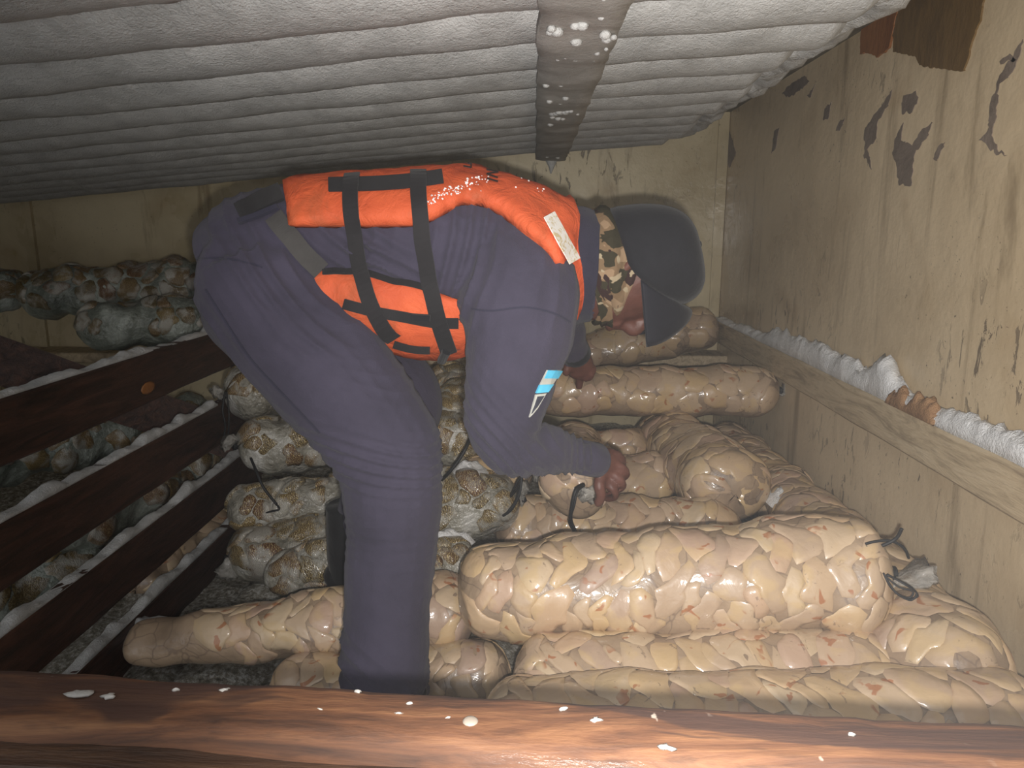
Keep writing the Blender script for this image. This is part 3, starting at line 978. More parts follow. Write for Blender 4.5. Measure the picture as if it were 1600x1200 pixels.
for (px, py, s) in [(125, 1085, 3.2), (350, 1081, 1.3), (930, 1128, 1.6), (1040, 1170, 1.8), (500, 1112, 0.9), (622, 1118, 1.0), (700, 1125, 0.8), (275, 1080, 0.8), (880, 1110, 0.8), (170, 1090, 1.6), (1330, 1150, 0.7), (640, 1102, 0.7), (560, 1083, 0.8)]:
    c = on_top(px, py) + Vector((0, 0, 0.001))
    a = random.uniform(-0.6, 0.6)
    rings = []
    rad_ = [random.uniform(0.35, 1.3) for t in range(11)]
    for q in range(4):
        rr = [0.0015, 0.0017, 0.0012, 0.0003][q] * s
        rings.append([c + Vector((rr * rad_[t] * 2.0 * math.cos(t * 0.571 + a), rr * rad_[t] * math.sin(t * 0.571), [-.001, 0.0006, 0.0014, 0.0018][q])) for t in range(11)])
    v, f = loft(rings)
    mkl('frost_fleck', v, f, M['ice'], beam)

# snow pockets lying between bags
def snow_patch(name, c, rx, ry, h, label, mat=M['snow'], seed=0):
    V, Fc = [], []
    n, m = 7, 18
    c = Vector(c)
    V.append(c + Vector((0, 0, h)))
    for i in range(1, n + 1):
        t = i / n
        for k in range(m):
            a = 2 * math.pi * k / m
            r = t * (1 + 0.3 * noise.noise(Vector((math.cos(a) * 1.5 + seed, math.sin(a) * 1.5, seed))))
            q = c + Vector((rx * r * math.cos(a), ry * r * math.sin(a), h * (1 - t * t) - 0.01 * t))
            q.z += (0.6 * h * noise.noise(q * 45) + 0.5 * h * noise.noise(q * 18)) * (1 - t * t)
            V.append(q)
    for k in range(m):
        Fc.append((0, 1 + k, 1 + (k + 1) % m))
    for i in range(n - 1):
        for k in range(m):
            a = 1 + i * m + k
            b = 1 + i * m + (k + 1) % m
            Fc.append((a, a + m, b + m, b))
    o = mk(name, V, Fc, mat)
    tag(o, label, 'snow')
snow_patch('snow_patch', P(1216, 778, 2.0), 0.035, 0.12, 0.03, 'white snow filling the gap between the two pinkish bags', seed=1)
snow_patch('snow_patch', P(1395, 825, 1.84), 0.03, 0.3, 0.05, 'white snow wedged between the long wall bag and the wall', seed=2)
snow_patch('snow_patch', P(700, 845, 1.70), 0.07, 0.05, 0.03, 'white snow clump right of the trouser shin', seed=3)
snow_patch('snow_patch', P(735, 735, 1.86), 0.06, 0.06, 0.025, 'white snow clump under the near elbow beside the cord', seed=4)
snow_patch('snow_patch', P(240, 985, 1.62), 0.14, 0.06, 0.03, 'frosty snow at the foot of the lowest slat', M['slatfrost'], seed=8)

# ------------------------------------------------------------------ the person
YS = 1.36            # sagittal plane of the bent torso
def axial(p):
    return (RM.transposed() @ (Vector(p) - CO)).z * -1
def ring_loft(defs, seg=24, n=None, widthdir=Vector((0, 1, 0))):
    """defs: (centre, half thickness in the bending plane, half width) -> closed loft"""
    C = smooth_pts([d[0] for d in defs], n or len(defs) * 4)
    k = len(defs)
    def val(j, t):
        u = t * (k - 1)
        i = min(int(u), k - 2)
        w = u - i
        w = w * w * (3 - 2 * w)
        return defs[i][j] * (1 - w) + defs[i + 1][j] * w
    rings = []
    for i, c in enumerate(C):
        t = i / (len(C) - 1)
        tan = (C[min(i + 1, len(C) - 1)] - C[max(i - 1, 0)]).normalized()
        w = (widthdir - tan * widthdir.dot(tan)).normalized()
        u = tan.cross(w).normalized()
        a, b = val(1, t), val(2, t)
        rings.append([c + u * (a * math.cos(q * 2 * math.pi / seg)) + w * (b * math.sin(q * 2 * math.pi / seg)) for q in range(seg)])
    return loft(rings)
def px2m(px, c):
    return px * axial(c) / F

parts = []
# torso
tor = []
for (px, py, h, w) in [(346, 428, 36, 0.07), (366, 416, 78, 0.125), (402, 403, 96, 0.155), (445, 391, 95, 0.16), (490, 382, 96, 0.155), (560, 384, 104, 0.158),
                       (640, 386, 112, 0.168), (720, 392, 118, 0.178), (790, 402, 112, 0.172), (845, 416, 104, 0.15), (880, 424, 88, 0.118), (908, 428, 60, 0.08), (955, 425, 44, 0.06)]:
    c = P(px, py, YS)
    tor.append((c, px2m(h, c), w))
parts.append(ring_loft(tor, 28, 60))
# legs
def limb(pts, seg=20, n=None, wd=Vector((0, 1, 0))):
    return ring_loft([(P(a, b, y), r, r2) for (a, b, y, r, r2) in pts], seg, n or 40, wd)
near_leg = [(392, 415, 1.27, 0.10, 0.10), (412, 455, 1.26, 0.118, 0.11), (452, 508, 1.25, 0.118, 0.105), (505, 572, 1.235, 0.113, 0.10), (565, 640, 1.22, 0.104, 0.095), (602, 700, 1.21, 0.098, 0.09), (614, 765, 1.20, 0.086, 0.082),
            (611, 850, 1.19, 0.079, 0.078), (605, 950, 1.155, 0.0755, 0.074), (601, 1060, 1.12, 0.0745, 0.073), (600, 1115, 1.105, 0.068, 0.068)]
parts.append(limb(near_leg, 22, 60))
far_leg = [(385, 420, 1.45, 0.115, 0.10), (470, 490, 1.47, 0.118, 0.105), (560, 565, 1.50, 0.105, 0.1), (618, 620, 1.52, 0.094, 0.09), (616, 680, 1.54, 0.085, 0.08), (588, 760, 1.56, 0.072, 0.075), (564, 850, 1.58, 0.066, 0.07)]
parts.append(limb(far_leg, 20, 44))
# near arm
near_arm = [(770, 412, 1.27, 0.07, 0.05), (792, 424, 1.235, 0.096, 0.075), (808, 462, 1.205, 0.104, 0.085), (810, 520, 1.185, 0.092, 0.08), (798, 590, 1.165, 0.076, 0.07), (788, 650, 1.155, 0.066, 0.062),
            (800, 694, 1.165, 0.052, 0.055), (842, 700, 1.20, 0.044, 0.046), (880, 708, 1.25, 0.036, 0.038), (915, 716, 1.30, 0.029, 0.031), (930, 719, 1.32, 0.026, 0.029)]
parts.append(limb(near_arm, 20, 60))
v, f = ring_loft([(P(330, 415, 1.31), 0.03, 0.05), (P(352, 420, 1.31), 0.075, 0.09), (P(385, 430, 1.30), 0.105, 0.12), (P(430, 440, 1.29), 0.11, 0.12), (P(480, 450, 1.28), 0.07, 0.08)], 20, 24)
parts.append((v, f))
# far arm
far_arm = [(800, 395, 1.47, 0.08, 0.07), (830, 430, 1.53, 0.075, 0.07), (858, 480, 1.56, 0.062, 0.06), (880, 515, 1.6, 0.048, 0.048), (893, 540, 1.63, 0.032, 0.034), (902, 558, 1.66, 0.026, 0.028)]
parts.append(limb(far_arm, 18, 40))

def chain(pts, r0, r1, seg=10):
    return tube([Vector(p) for p in pts], lambda t: (r0 + (r1 - r0) * t) * (1 if t < 0.93 else 0.75), seg, len(pts) * 5)
# near hand: a fist closed on the bag's gathered end
W0 = P(926, 719, 1.315)
hp = [(W0, 0.026, 0.028), (P(940, 722, 1.335), 0.028, 0.028), (P(952, 730, 1.352), 0.031, 0.026), (P(960, 740, 1.365), 0.027, 0.022), (P(964, 748, 1.372), 0.018, 0.018)]
parts.append(ring_loft(hp, 16, 20))
fing = [  # knuckle, middle joint, curl towards the palm: index finger highest, little finger lowest
    [(946, 706, 1.345), (964, 711, 1.342), (972, 721, 1.360), (962, 728, 1.388), (950, 728, 1.392)],
    [(950, 721, 1.335), (972, 731, 1.332), (978, 742, 1.352), (965, 749, 1.382), (952, 746, 1.390)],
    [(950, 737, 1.328), (969, 750, 1.324), (972, 761, 1.344), (958, 766, 1.374), (948, 760, 1.384)],
    [(944, 751, 1.322), (959, 766, 1.318), (961, 776, 1.338), (948, 779, 1.364), (940, 772, 1.374)],
]
for i, q in enumerate(fing):
    parts.append(chain([P(*w) for w in q], 0.0098 - 0.0004 * i, 0.0078 - 0.0004 * i))
parts.append(chain([P(940, 742, 1.322), P(936, 758, 1.305), P(939, 775, 1.306), P(932, 790, 1.312)], 0.0125, 0.0088))
# far hand resting on the crosswise bag, index finger pointing down
hp = [(P(899, 552, 1.65), 0.024, 0.026), (P(903, 563, 1.67), 0.033, 0.024), (P(906, 575, 1.685), 0.034, 0.022), (P(908, 584, 1.70), 0.026, 0.018)]
parts.append(ring_loft(hp, 16, 16))
for q in [[(906, 580, 1.70), (906, 592, 1.71), (905, 602, 1.715), (905, 607, 1.718)],
          [(916, 576, 1.69), (922, 583, 1.685), (920, 590, 1.69), (913, 588, 1.70)],
          [(912, 580, 1.695), (915, 588, 1.69), (912, 593, 1.697)],
          [(919, 570, 1.70), (926, 577, 1.69), (924, 583, 1.695)],
          [(892, 566, 1.66), (886, 576, 1.655), (884, 586, 1.66)]]:
    parts.append(chain([P(*w) for w in q], 0.0115, 0.009, 8))
# head: axes of the bowed head (up = towards the crown, fwd = where the face looks)
HC = P(1002, 415, YS)
HU = Vector((0.97, 0, 0.22)).normalized()
HF = Vector((0.22, 0, -0.97)).normalized()
HL = Vector((0, 1, 0))
def hp_(u, f_, l_=0.0):
    return HC + HU * u + HF * f_ + HL * l_
rings = []
for (u, f0, f1, w) in [(-0.125, -0.045, 0.055, 0.045), (-0.10, -0.05, 0.085, 0.055), (-0.075, -0.065, 0.094, 0.064), (-0.04, -0.085, 0.094, 0.070), (0.0, -0.094, 0.092, 0.074), (0.04, -0.092, 0.090, 0.075), (0.07, -0.078, 0.076, 0.066), (0.095, -0.045, 0.045, 0.042), (0.105, -0.015, 0.015, 0.015)]:
    rings.append([hp_(u, (f0 + f1) / 2 + (f1 - f0) / 2 * math.cos(k * 2 * math.pi / 24), w * math.sin(k * 2 * math.pi / 24)) for k in range(24)])
parts.append(loft(rings))
# nose, brow, lips, ears as parts of the same surface
parts.append(tube([hp_(0.012, 0.085), hp_(-0.012, 0.098), hp_(-0.034, 0.112), hp_(-0.044, 0.098)], lambda t: 0.010 + 0.006 * t, 10, 16))
parts.append(tube([hp_(0.018, 0.082, -0.045), hp_(0.022, 0.092, 0), hp_(0.018, 0.082, 0.045)], 0.011, 8, 16))
parts.append(tube([hp_(-0.064, 0.086, -0.024), hp_(-0.062, 0.099, 0), hp_(-0.064, 0.086, 0.024)], 0.009, 8, 12))
parts.append(tube([hp_(-0.078, 0.086, -0.022), hp_(-0.078, 0.097, 0), hp_(-0.078, 0.086, 0.022)], 0.009, 8, 12))
for s in (-1, 1):
    parts.append(tube([hp_(-0.002, -0.005, s * 0.070), hp_(-0.010, -0.016, s * 0.077), hp_(-0.026, -0.014, s * 0.077), hp_(-0.042, -0.002, s * 0.070)], 0.008, 8, 14))
# feet inside the boots
for (h, t) in [((P(596, 1105, 1.105)), None), ((P(564, 850, 1.58)), None)]:
    parts.append(ring_loft([(h + Vector((-0.02, 0, 0)), 0.05, 0.04), (h + Vector((0.04, 0, -0.05)), 0.045, 0.04), (h + Vector((0.14, 0, -0.075)), 0.03, 0.04), (h + Vector((0.19, 0, -0.085)), 0.015, 0.025)], 14, 16))

V, Fc = merge(parts)
tmp = mk('body_volume', V, Fc, M['navy'])
md = tmp.modifiers.new('r', 'REMESH')
md.mode = 'VOXEL'
md.voxel_size = 0.0042
sm = tmp.modifiers.new('s', 'SMOOTH')
sm.factor = 0.5
sm.iterations = 3
dg = bpy.context.evaluated_depsgraph_get()
dg.update()
me = bpy.data.meshes.new_from_object(tmp.evaluated_get(dg))
bpy.data.objects.remove(tmp)

person = thing('person', (P(600, 1120, 1.3).x, 1.36, 0.12), 'person in navy work clothes, orange life vest and black cap bending over bags', 'person')
poff = person.location
WR_A, WR_D = P(931, 719, 1.322), (P(950, 730, 1.35) - P(915, 716, 1.30)).normalized()
WR_B, WR_E = P(902, 556, 1.66), (P(906, 575, 1.685) - P(893, 540, 1.63)).normalized()
NK = P(925, 425, YS)
nv = len(me.vertices)
co = np.empty(nv * 3, np.float32)
me.vertices.foreach_get('co', co)
co = co.reshape(-1, 3)
nf = np.empty(nv * 3, np.float32)
me.vertices.foreach_get('normal', nf)
nf = nf.reshape(-1, 3)
def is_skin(p):
    p = Vector(p)
    if (p - WR_A).length < 0.14 and (p - WR_A).dot(WR_D) > 0:
        return True
    if (p - WR_B).length < 0.13 and (p - WR_B).dot(WR_E) > 0:
        return True
    return p.x > NK.x and (p - HC).length < 0.2
skinv = np.array([is_skin(p) for p in co])
# cloth folds as real relief
KN = np.array(P(600, 715, 1.2)); EL = np.array(P(800, 690, 1.16)); HPj = np.array(P(440, 430, 1.26)); SH = np.array(P(720, 400, 1.25)); CU = np.array(P(900, 714, 1.28))
d = np.zeros(nv)
def foldset(c, rad, vec, freq, amp):
    global d
    r = np.linalg.norm(co - c, axis=1)
    w = np.exp(-(r / rad) ** 2)
    u = (co - c) @ np.array(vec)
    wob = 0.5 * np.sin((co @ np.array((0.3, 0.9, 0.2))) * 40) + 0.6 * np.sin((co @ np.array((0.8, 0.1, -0.6))) * 23)
    sw_ = np.sin(u * freq + wob * 1.6)
    d += amp * w * (1.0 - 2.0 * np.abs(sw_) ** 0.7) * (0.55 + 0.45 * np.sin(u * 37 + 1.3))
foldset(KN, 0.12, (0.15, 0, 1), 165, 0.0080)
foldset(EL, 0.10, (0.8, 0, 0.6), 190, 0.0068)
foldset(HPj, 0.16, (0.75, 0, 0.65), 120, 0.0085)
foldset(SH, 0.16, (0.95, 0, -0.25), 115, 0.0091)
foldset(CU, 0.08, (1, 0, 0), 200, 0.0053)
foldset(np.array(P(600, 1040, 1.16)), 0.13, (0.5, 0, 0.8), 110, 0.0085)
foldset(np.array(P(560, 400, 1.2)), 0.12, (0.6, 0, 0.8), 130, 0.0076)
low = np.array([noise.noise(Vector(p) * 13) for p in co]) * 0.0035 + np.array([noise.noise(Vector((p[0] * 7, p[1] * 9, p[2] * 7)) + Vector((4, 4, 4))) for p in co]) * 0.004
d += low
d[skinv] = 0
co = co + nf * d[:, None].astype(np.float32)
me.vertices.foreach_set('co', (co - np.array(poff, np.float32)).ravel())
me.materials.clear()
me.materials.append(M['navy'])
me.materials.append(M['skin'])
mi = []
for p in me.polygons:
    mi.append(1 if sum(bool(skinv[i]) for i in p.vertices) * 2 > len(p.vertices) else 0)
me.polygons.foreach_set('material_index', mi)
me.polygons.foreach_set('use_smooth', [True] * len(me.polygons))
me.update()
me.name = 'body'
body = bpy.data.objects.new('body', me)
COL.objects.link(body)
body.parent = person
polys = [tuple(p.vertices) for p in me.polygons]
bvh = BVHTree.FromPolygons([Vector(p) for p in co], polys)

def onbody(px, py, tree, plane=YS - 0.02):
    dr = ray(px, py)
    if isinstance(tree, tuple):       # trunk first; the shoulder only where it bulges a little over the trunk
        h1, h2 = tree[0].ray_cast(CO, dr), tree[1].ray_cast(CO, dr)
        tree = tree[0] if (px < 868 and h1[0] is not None and (h2[0] is None or (h2[0] - h1[0]).length < 0.075)) else tree[1]
    h = tree.ray_cast(CO, dr)
    q = P(px, py, plane)
    if h[0] is None or (h[0] - q).length > 0.45:
        nrst = tree.find_nearest(q)
        return nrst[0], nrst[1], False
    return h[0], h[1], True

def spline2(pts, n):
    return [(v.x, v.y) for v in smooth_pts([Vector((a, b, 0)) for a, b in pts], n)]

# torso-only tree: the life vest wraps the trunk, not the arm
tv, tf = ring_loft(tor, 40, 80)
shv, shf = limb(near_arm[:3], 20, 16)
tree_t = BVHTree.FromPolygons([Vector(q) for q in tv], tf)

def vest_panel(name, bottom, top, nu, nvv, thick, tree, over=None, plane=YS - 0.02, rnd=0.22):
    bt, tp = spline2(bottom, nu), spline2(top, nu)
    grid = []
    for j in range(nvv):
        row = []
        for i in range(nu):
            v_ = j / (nvv - 1)
            px = bt[i][0] * (1 - v_) + tp[i][0] * v_
            py = bt[i][1] * (1 - v_) + tp[i][1] * v_
            p, nrm, hit = onbody(px, py, tree, plane)
            if nrm.dot(p - CO) > 0 and hit:
                nrm = -nrm
            row.append([p, nrm])
        grid.append(row)
    # smooth normals and points
    for _ in range(4):
        g2 = [[None] * nu for _ in range(nvv)]
        for j in range(nvv):
            for i in range(nu):
                s_, k_, c_ = Vector(), Vector(), 0
                for (a, b) in ((0, 0), (1, 0), (-1, 0), (0, 1), (0, -1)):
                    jj, ii = j + a, i + b
                    if 0 <= jj < nvv and 0 <= ii < nu:
                        s_ += grid[jj][ii][1]
                        k_ += grid[jj][ii][0]
                        c_ += 1
                edge = j in (0, nvv - 1) or i in (0, nu - 1)
                g2[j][i] = [grid[j][i][0] if edge else k_ / c_, s_.normalized()]
        grid = g2
    rows, base = [], []
    far_open = over is not None
    for j in range(nvv):
        r, b = [], []
        for i in range(nu):
            e = min(i, nu - 1 - i) / (nu * rnd * 0.5)
            ev = j / (nvv * rnd)
            if not far_open:
                ev = min(ev, (nvv - 1 - j) / (nvv * rnd))
            k = min(1, e + 0.35, ev + 0.35)
            p, nr = grid[j][i]
            wr = 0.003 * noise.noise(p * 22) + 0.002 * noise.noise(p * 55)
            r.append(p + nr * (thick * (1 - (1 - k) ** 2) + wr))
            b.append(p - nr * 0.004)
        rows.append(r)
        base.append(b)
    if over is not None:
        # carry the panel over the back and down the far side, mirrored in the body's own middle plane
        mir = lambda p: Vector((p.x, 2 * YS - p.y, p.z))
        bridge = []
        for q in (0.25, 0.5, 0.75):
            bridge.append([rows[-1][i].lerp(mir(rows[-1][i]), q) + Vector((0, 0, 0.006 * math.sin(math.pi * q))) for i in range(nu)])
        bb = [[base[-1][i].lerp(mir(base[-1][i]), q) for i in range(nu)] for q in (0.25, 0.5, 0.75)]
        rows = rows + bridge + [[mir(p) for p in r] for r in reversed(rows)]
        base = base + bb + [[mir(p) for p in r] for r in reversed(base)]
    nj = len(rows)
    V = [p for r in rows for p in r] + [p for r in base for p in r]
    N = nj * nu
    Fq = []
    for j in range(nj - 1):
        for i in range(nu - 1):
            a = j * nu + i
            Fq.append((a, a + 1, a + nu + 1, a + nu))
            Fq.append((N + a, N + a + nu, N + a + nu + 1, N + a + 1))
    bord = [i for i in range(nu)] + [j * nu + nu - 1 for j in range(1, nj)] + [(nj - 1) * nu + i for i in range(nu - 2, -1, -1)] + [j * nu for j in range(nj - 2, 0, -1)]
    for k in range(len(bord)):
        a, b = bord[k], bord[(k + 1) % len(bord)]
        Fq.append((a, N + a, N + b, b))
    return V, Fq

vest = mk('life_vest', [], [], M['vest'], None)
bpy.data.objects.remove(vest)
backV, backF = vest_panel('x',
    [(457, 356), (550, 356), (648, 354), (690, 338), (722, 321), (766, 328), (822, 368), (856, 396), (878, 434), (888, 478), (883, 520)],
    [(440, 268), (520, 250), (620, 242), (670, 242), (720, 244), (790, 256), (845, 286), (882, 326), (892, 400), (894, 460), (889, 524)],
    64, 18, 0.024, (bvh, tree_t), over=True)
vest = mkl('life_vest', backV, backF, M['vest'], person)
vest['label'] = 'orange foam life vest with black straps'
belly = []
for (px, py, h, w) in [(455, 430, 30, 0.10), (480, 440, 60, 0.135), (540, 446, 84, 0.15), (600, 452, 96, 0.155), (660, 455, 102, 0.158), (720, 455, 100, 0.155), (760, 450, 90, 0.14), (790, 445, 50, 0.09)]:
    c = P(px, py, YS)
    belly.append((c, px2m(h, c), w))
bv, bf = ring_loft(belly, 40, 60)
tree_b = BVHTree.FromPolygons([Vector(q) for q in bv], bf)
frontV, frontF = vest_panel('x',
    [(486, 430), (530, 420), (602, 434), (655, 447), (710, 466), (760, 480)],
    [(500, 470), (540, 506), (596, 538), (646, 552), (700, 554), (752, 540)],
    40, 16, 0.012, tree_b, over=True, rnd=0.3)
fp = mkl('front_panel', frontV, frontF, M['vest'], vest)

vtree = BVHTree.FromPolygons([Vector(p) for p in co] + [Vector(p) for p in backV] + [Vector(p) for p in frontV],
                             polys + [tuple(i + nv for i in q) for q in backF] + [tuple(i + nv + len(backV) for i in q) for q in frontF])
def ribbon(name, path, wpx, mat, parent, lift=0.004, th=0.003, n=40, over=False, tree=None, sm=6):
    """webbing laid on the clothes along an image path; wpx is its width"""
    pth = spline2(path, n)
    L, R = [], []
    for i in range(n):
        a = Vector(pth[max(i - 1, 0)]); b = Vector(pth[min(i + 1, n - 1)])
        t = (b - a).normalized()
        nn = Vector((-t.y, t.x))
        w = wpx / 2
        for s, lst in ((-1, L), (1, R)):
            p, nr, hit = onbody(pth[i][0] + s * nn.x * w, pth[i][1] + s * nn.y * w, tree or vtree)
            if nr.dot(p - CO) > 0 and hit:
                nr = -nr
            lst.append([p, nr])
    for _ in range(sm):
        for lst in (L, R):
            c = [q[0].copy() for q in lst]
            m_ = [q[1].copy() for q in lst]
            for i in range(1, n - 1):
                lst[i][0] = (c[i - 1] + c[i] * 2 + c[i + 1]) / 4
                lst[i][1] = (m_[i - 1] + m_[i] * 2 + m_[i + 1]).normalized()
    rings = []
    for (p, a), (q, b) in zip(L, R):
        m_ = (a + b).normalized()
        rings.append([p + m_ * lift, p + m_ * (lift + th), q + m_ * (lift + th), q + m_ * lift])
    if over:
        mir = lambda p: Vector((p.x, 2 * YS - p.y, p.z))
        top = rings[0]
        mids = [[top[k].lerp(mir(top[k]), q) + Vector((0, 0, 0.007 * math.sin(math.pi * q))) for k in range(4)] for q in (0.3, 0.5, 0.7)]
        rings = [[mir(p) for p in r] for r in reversed(rings)] + list(reversed(mids)) + rings
    v, f = loft(rings)
    return mkl(name, v, f, mat, parent, False)
ribbon('strap', [(557, 243), (550, 280), (549, 320), (556, 380), (566, 430), (582, 480), (612, 530)], 24, M['strap'], vest, over=True, lift=0.005)
ribbon('strap', [(656, 232), (655, 270), (655, 310), (661, 370), (670, 430), (682, 490), (702, 548)], 25, M['strap'], vest, over=True, lift=0.005)
ribbon('strap', [(514, 291), (560, 290), (610, 288), (650, 284), (692, 278)], 21, M['strap'], vest, lift=0.002)
ribbon('strap', [(538, 474), (580, 485), (630, 494), (680, 503), (716, 504)], 16, M['strap'], vest, lift=0.002)
ribbon('strap', [(616, 536), (645, 544), (672, 545)], 10, M['strap'], vest, lift=0.002, n=14)
ribbon('strap', [(505, 425), (560, 425), (610, 437), (664, 449)], 10, M['strap'], vest, lift=0.003, th=0.004)
ribbon('buckle', [(645, 491), (660, 492), (674, 493)], 9, M['cap'], vest, lift=0.010, th=0.006, n=8)
ribbon('buckle', [(688, 548), (706, 556), (724, 556)], 18, M['cap'], vest, lift=0.006, th=0.008, n=10)
ribbon('reflective_tape', [(856, 338), (868, 360), (882, 386), (896, 410)], 19, M['tape'], vest, lift=0.0035, th=0.0015, n=24)
ribbon('webbing_belt', [(430, 338), (452, 368), (476, 398), (502, 424)], 30, M['mesh_belt'], person, lift=0.003, th=0.003, tree=bvh)
ribbon('belt', [(376, 334), (400, 322), (420, 312), (440, 304)], 26, M['strap'], person, lift=0.003, th=0.005, tree=bvh)
ribbon('belt_loop', [(374, 350), (400, 342), (438, 326)], 7, M['navy_dark'], person, lift=0.004, th=0.006, tree=bvh, n=16)
ribbon('sleeve_seam', [(738, 482), (770, 486), (820, 480), (866, 490), (890, 504)], 3, M['navy_dark'], person, lift=0.001, th=0.0015, tree=bvh)
ribbon('trouser_seam', [(322, 452), (352, 500), (392, 560), (440, 612), (500, 676)], 2.5, M['navy_dark'], person, lift=0.0008, th=0.0014, tree=bvh)
ribbon('trouser_seam', [(308, 404), (340, 404), (375, 408), (410, 418)], 2.5, M['navy_dark'], person, lift=0.0008, th=0.0014, tree=bvh)
# stencilled letters on the back of the vest, as far as they can be made out
for seg_ in [[(724, 249), (736, 251)], [(724, 255), (736, 257)], [(724, 261), (736, 263)], [(724, 249), (724, 255)], [(736, 257), (736, 263)],
             [(760, 250), (778, 254)], [(759, 257), (777, 254)], [(759, 257), (776, 262)], [(760, 266), (776, 262)], [(760, 266), (778, 270)], [(760, 273), (779, 270)], [(760, 273), (778, 279)], [(761, 280), (778, 285)]]:
    ribbon('stencil_stroke', seg_, 2.2, M['ink'], vest, lift=0.0015, th=0.0006, n=6, sm=1)
random.seed(21)
# snow grains on the vest
for k in range(110):
    t = random.random()
    px = 672 + 90 * t + random.gauss(0, 3)
    py = 322 - 42 * t ** 0.55 + random.gauss(0, 4.5)
    if k > 92:
        px, py = random.uniform(800, 850), random.uniform(262, 300)
    p, nr, _ = onbody(px, py, vtree)
    r = random.uniform(0.0004, 0.0016)
    vs_, fs_ = box((-r, -r, -r * .7), (r, r * .8, r * .8))
    rot = Matrix.Rotation(random.random() * 3, 3, Vector((random.random(), 1, random.random())))
    mkl('snow_grain', [p + rot @ Vector(q) for q in vs_], fs_, M['snow'], vest, False)
# sleeve badges
q0 = [(858, 578), (876, 579), (868, 596), (848, 600)]
def patch(name, quad, mat, parent, lift=0.003, n=6):
    (a, b, c, e) = [Vector(q) for q in quad]
    top, bot = [], []
    for j in range(n + 1):
        for i in range(n + 1):
            q = a.lerp(b, i / n).lerp(e.lerp(c, i / n), j / n)
            p, nr, hit = onbody(q.x, q.y, bvh, 1.17)
            if nr.dot(p - CO) > 0:
                nr = -nr
            top.append(p + nr * lift)
            bot.append(p - nr * 0.001)
    N = len(top)
    fs = []
    for j in range(n):
        for i in range(n):
            a_ = j * (n + 1) + i
            fs.append((a_, a_ + 1, a_ + n + 2, a_ + n + 1))
    bd = list(range(n + 1)) + [j * (n + 1) + n for j in range(1, n + 1)] + [n * (n + 1) + i for i in range(n - 1, -1, -1)] + [j * (n + 1) for j in range(n - 1, 0, -1)]
    for k in range(len(bd)):
        a_, b_ = bd[k], bd[(k + 1) % len(bd)]
        fs.append((a_, N + a_, N + b_, b_))
    return mkl(name, top + bot, fs, mat, parent, False)
fb = patch('flag_badge', [(854, 578), (876, 578), (854, 612), (836, 614)], M['flaggrey'], person)
fb['label'] = 'light blue and pale grey striped flag patch on the sleeve'
patch('flag_stripe', [(854, 578), (876, 578), (869, 590), (848, 591)], M['flagblue'], fb, 0.0042, 4)
patch('flag_stripe', [(842, 601), (862, 600), (854, 612), (836, 614)], M['flagblue'], fb, 0.0042, 4)
sb = patch('unit_badge', [(836, 616), (852, 614), (838, 638), (826, 652)], M['flaggrey'], person, 0.003, 5)
patch('badge_field', [(838, 619), (848, 618), (837, 635), (829, 645)], M['patchdark'], sb, 0.0042, 4)

# collar, gaiter, cap
def ringset(defs, seg=28):
    return ring_loft(defs, seg, len(defs) * 5)
c = [P(872, 418, YS), P(900, 416, YS), P(928, 418, YS)]
v, f = ringset([(c[0], px2m(96, c[0]), 0.115), (c[1], px2m(92, c[1]), 0.108), (c[2], px2m(84, c[2]), 0.096)])
v = [Vector(q) + Vector((0.004 * noise.noise(Vector(q) * 20), 0, 0.004 * noise.noise(Vector(q) * 18))) for q in v]
mkl('collar', v, f, M['navy_dark'], person)
gd = []
for (px, py, h, w) in [(918, 424, 94, 0.090), (934, 420, 96, 0.092), (950, 418, 90, 0.088), (966, 424, 80, 0.083), (978, 430, 70, 0.079), (984, 432, 60, 0.074)]:
    q = P(px, py, YS)
    gd.append((q, px2m(h, q), w))
rings_v, rings_f = ring_loft(gd, 48, 40)
gv = []
for q in rings_v:
    q = Vector(q)
    s = q.x - 0.0
    cdir = Vector((0, q.y - YS, q.z - gd[2][0].z))
    an = math.atan2(cdir.z, cdir.y)
    wv = 0.0045 * math.sin(q.x * 150 + 2.2 * math.sin(an * 1.0)) + 0.003 * noise.noise(q * 26)
    gv.append(q + cdir.normalized() * wv)
ga = mkl('neck_gaiter', gv, rings_f, M['camo'], person)
ga['label'] = 'camouflage cloth gaiter over neck and chin'
# cap crown: a six-panel dome over the head
CC = P(1012, 400, YS)
def cp(u, f_, l_):
    return CC + HU * u + HF * f_ + HL * l_
rings = []
for i in range(15):
    t = i / 14
    u = -0.048 + 0.140 * math.sin(t * math.pi / 2)
    k = max(0.03, math.cos(t * math.pi / 2)) ** 0.62
    if i == 0:
        k *= 0.985
    ring = []
    for q in range(36):
        a = 2 * math.pi * q / 36
        pan = 1 - 0.012 * abs(math.cos(3 * a)) ** 8
        ca = math.cos(a)
        ring.append(cp(u + (0.085 * max(0, ca) ** 1.5 + 0.006 * ca) * (1 - t) ** 1.5, 0.100 * k * ca * pan, 0.100 * k * math.sin(a) * pan))
    rings.append(ring)
v, f = loft(rings)
capo = mkl('cap', v, f, M['cap'], person)
capo['label'] = 'black peaked cap pulled over the head'
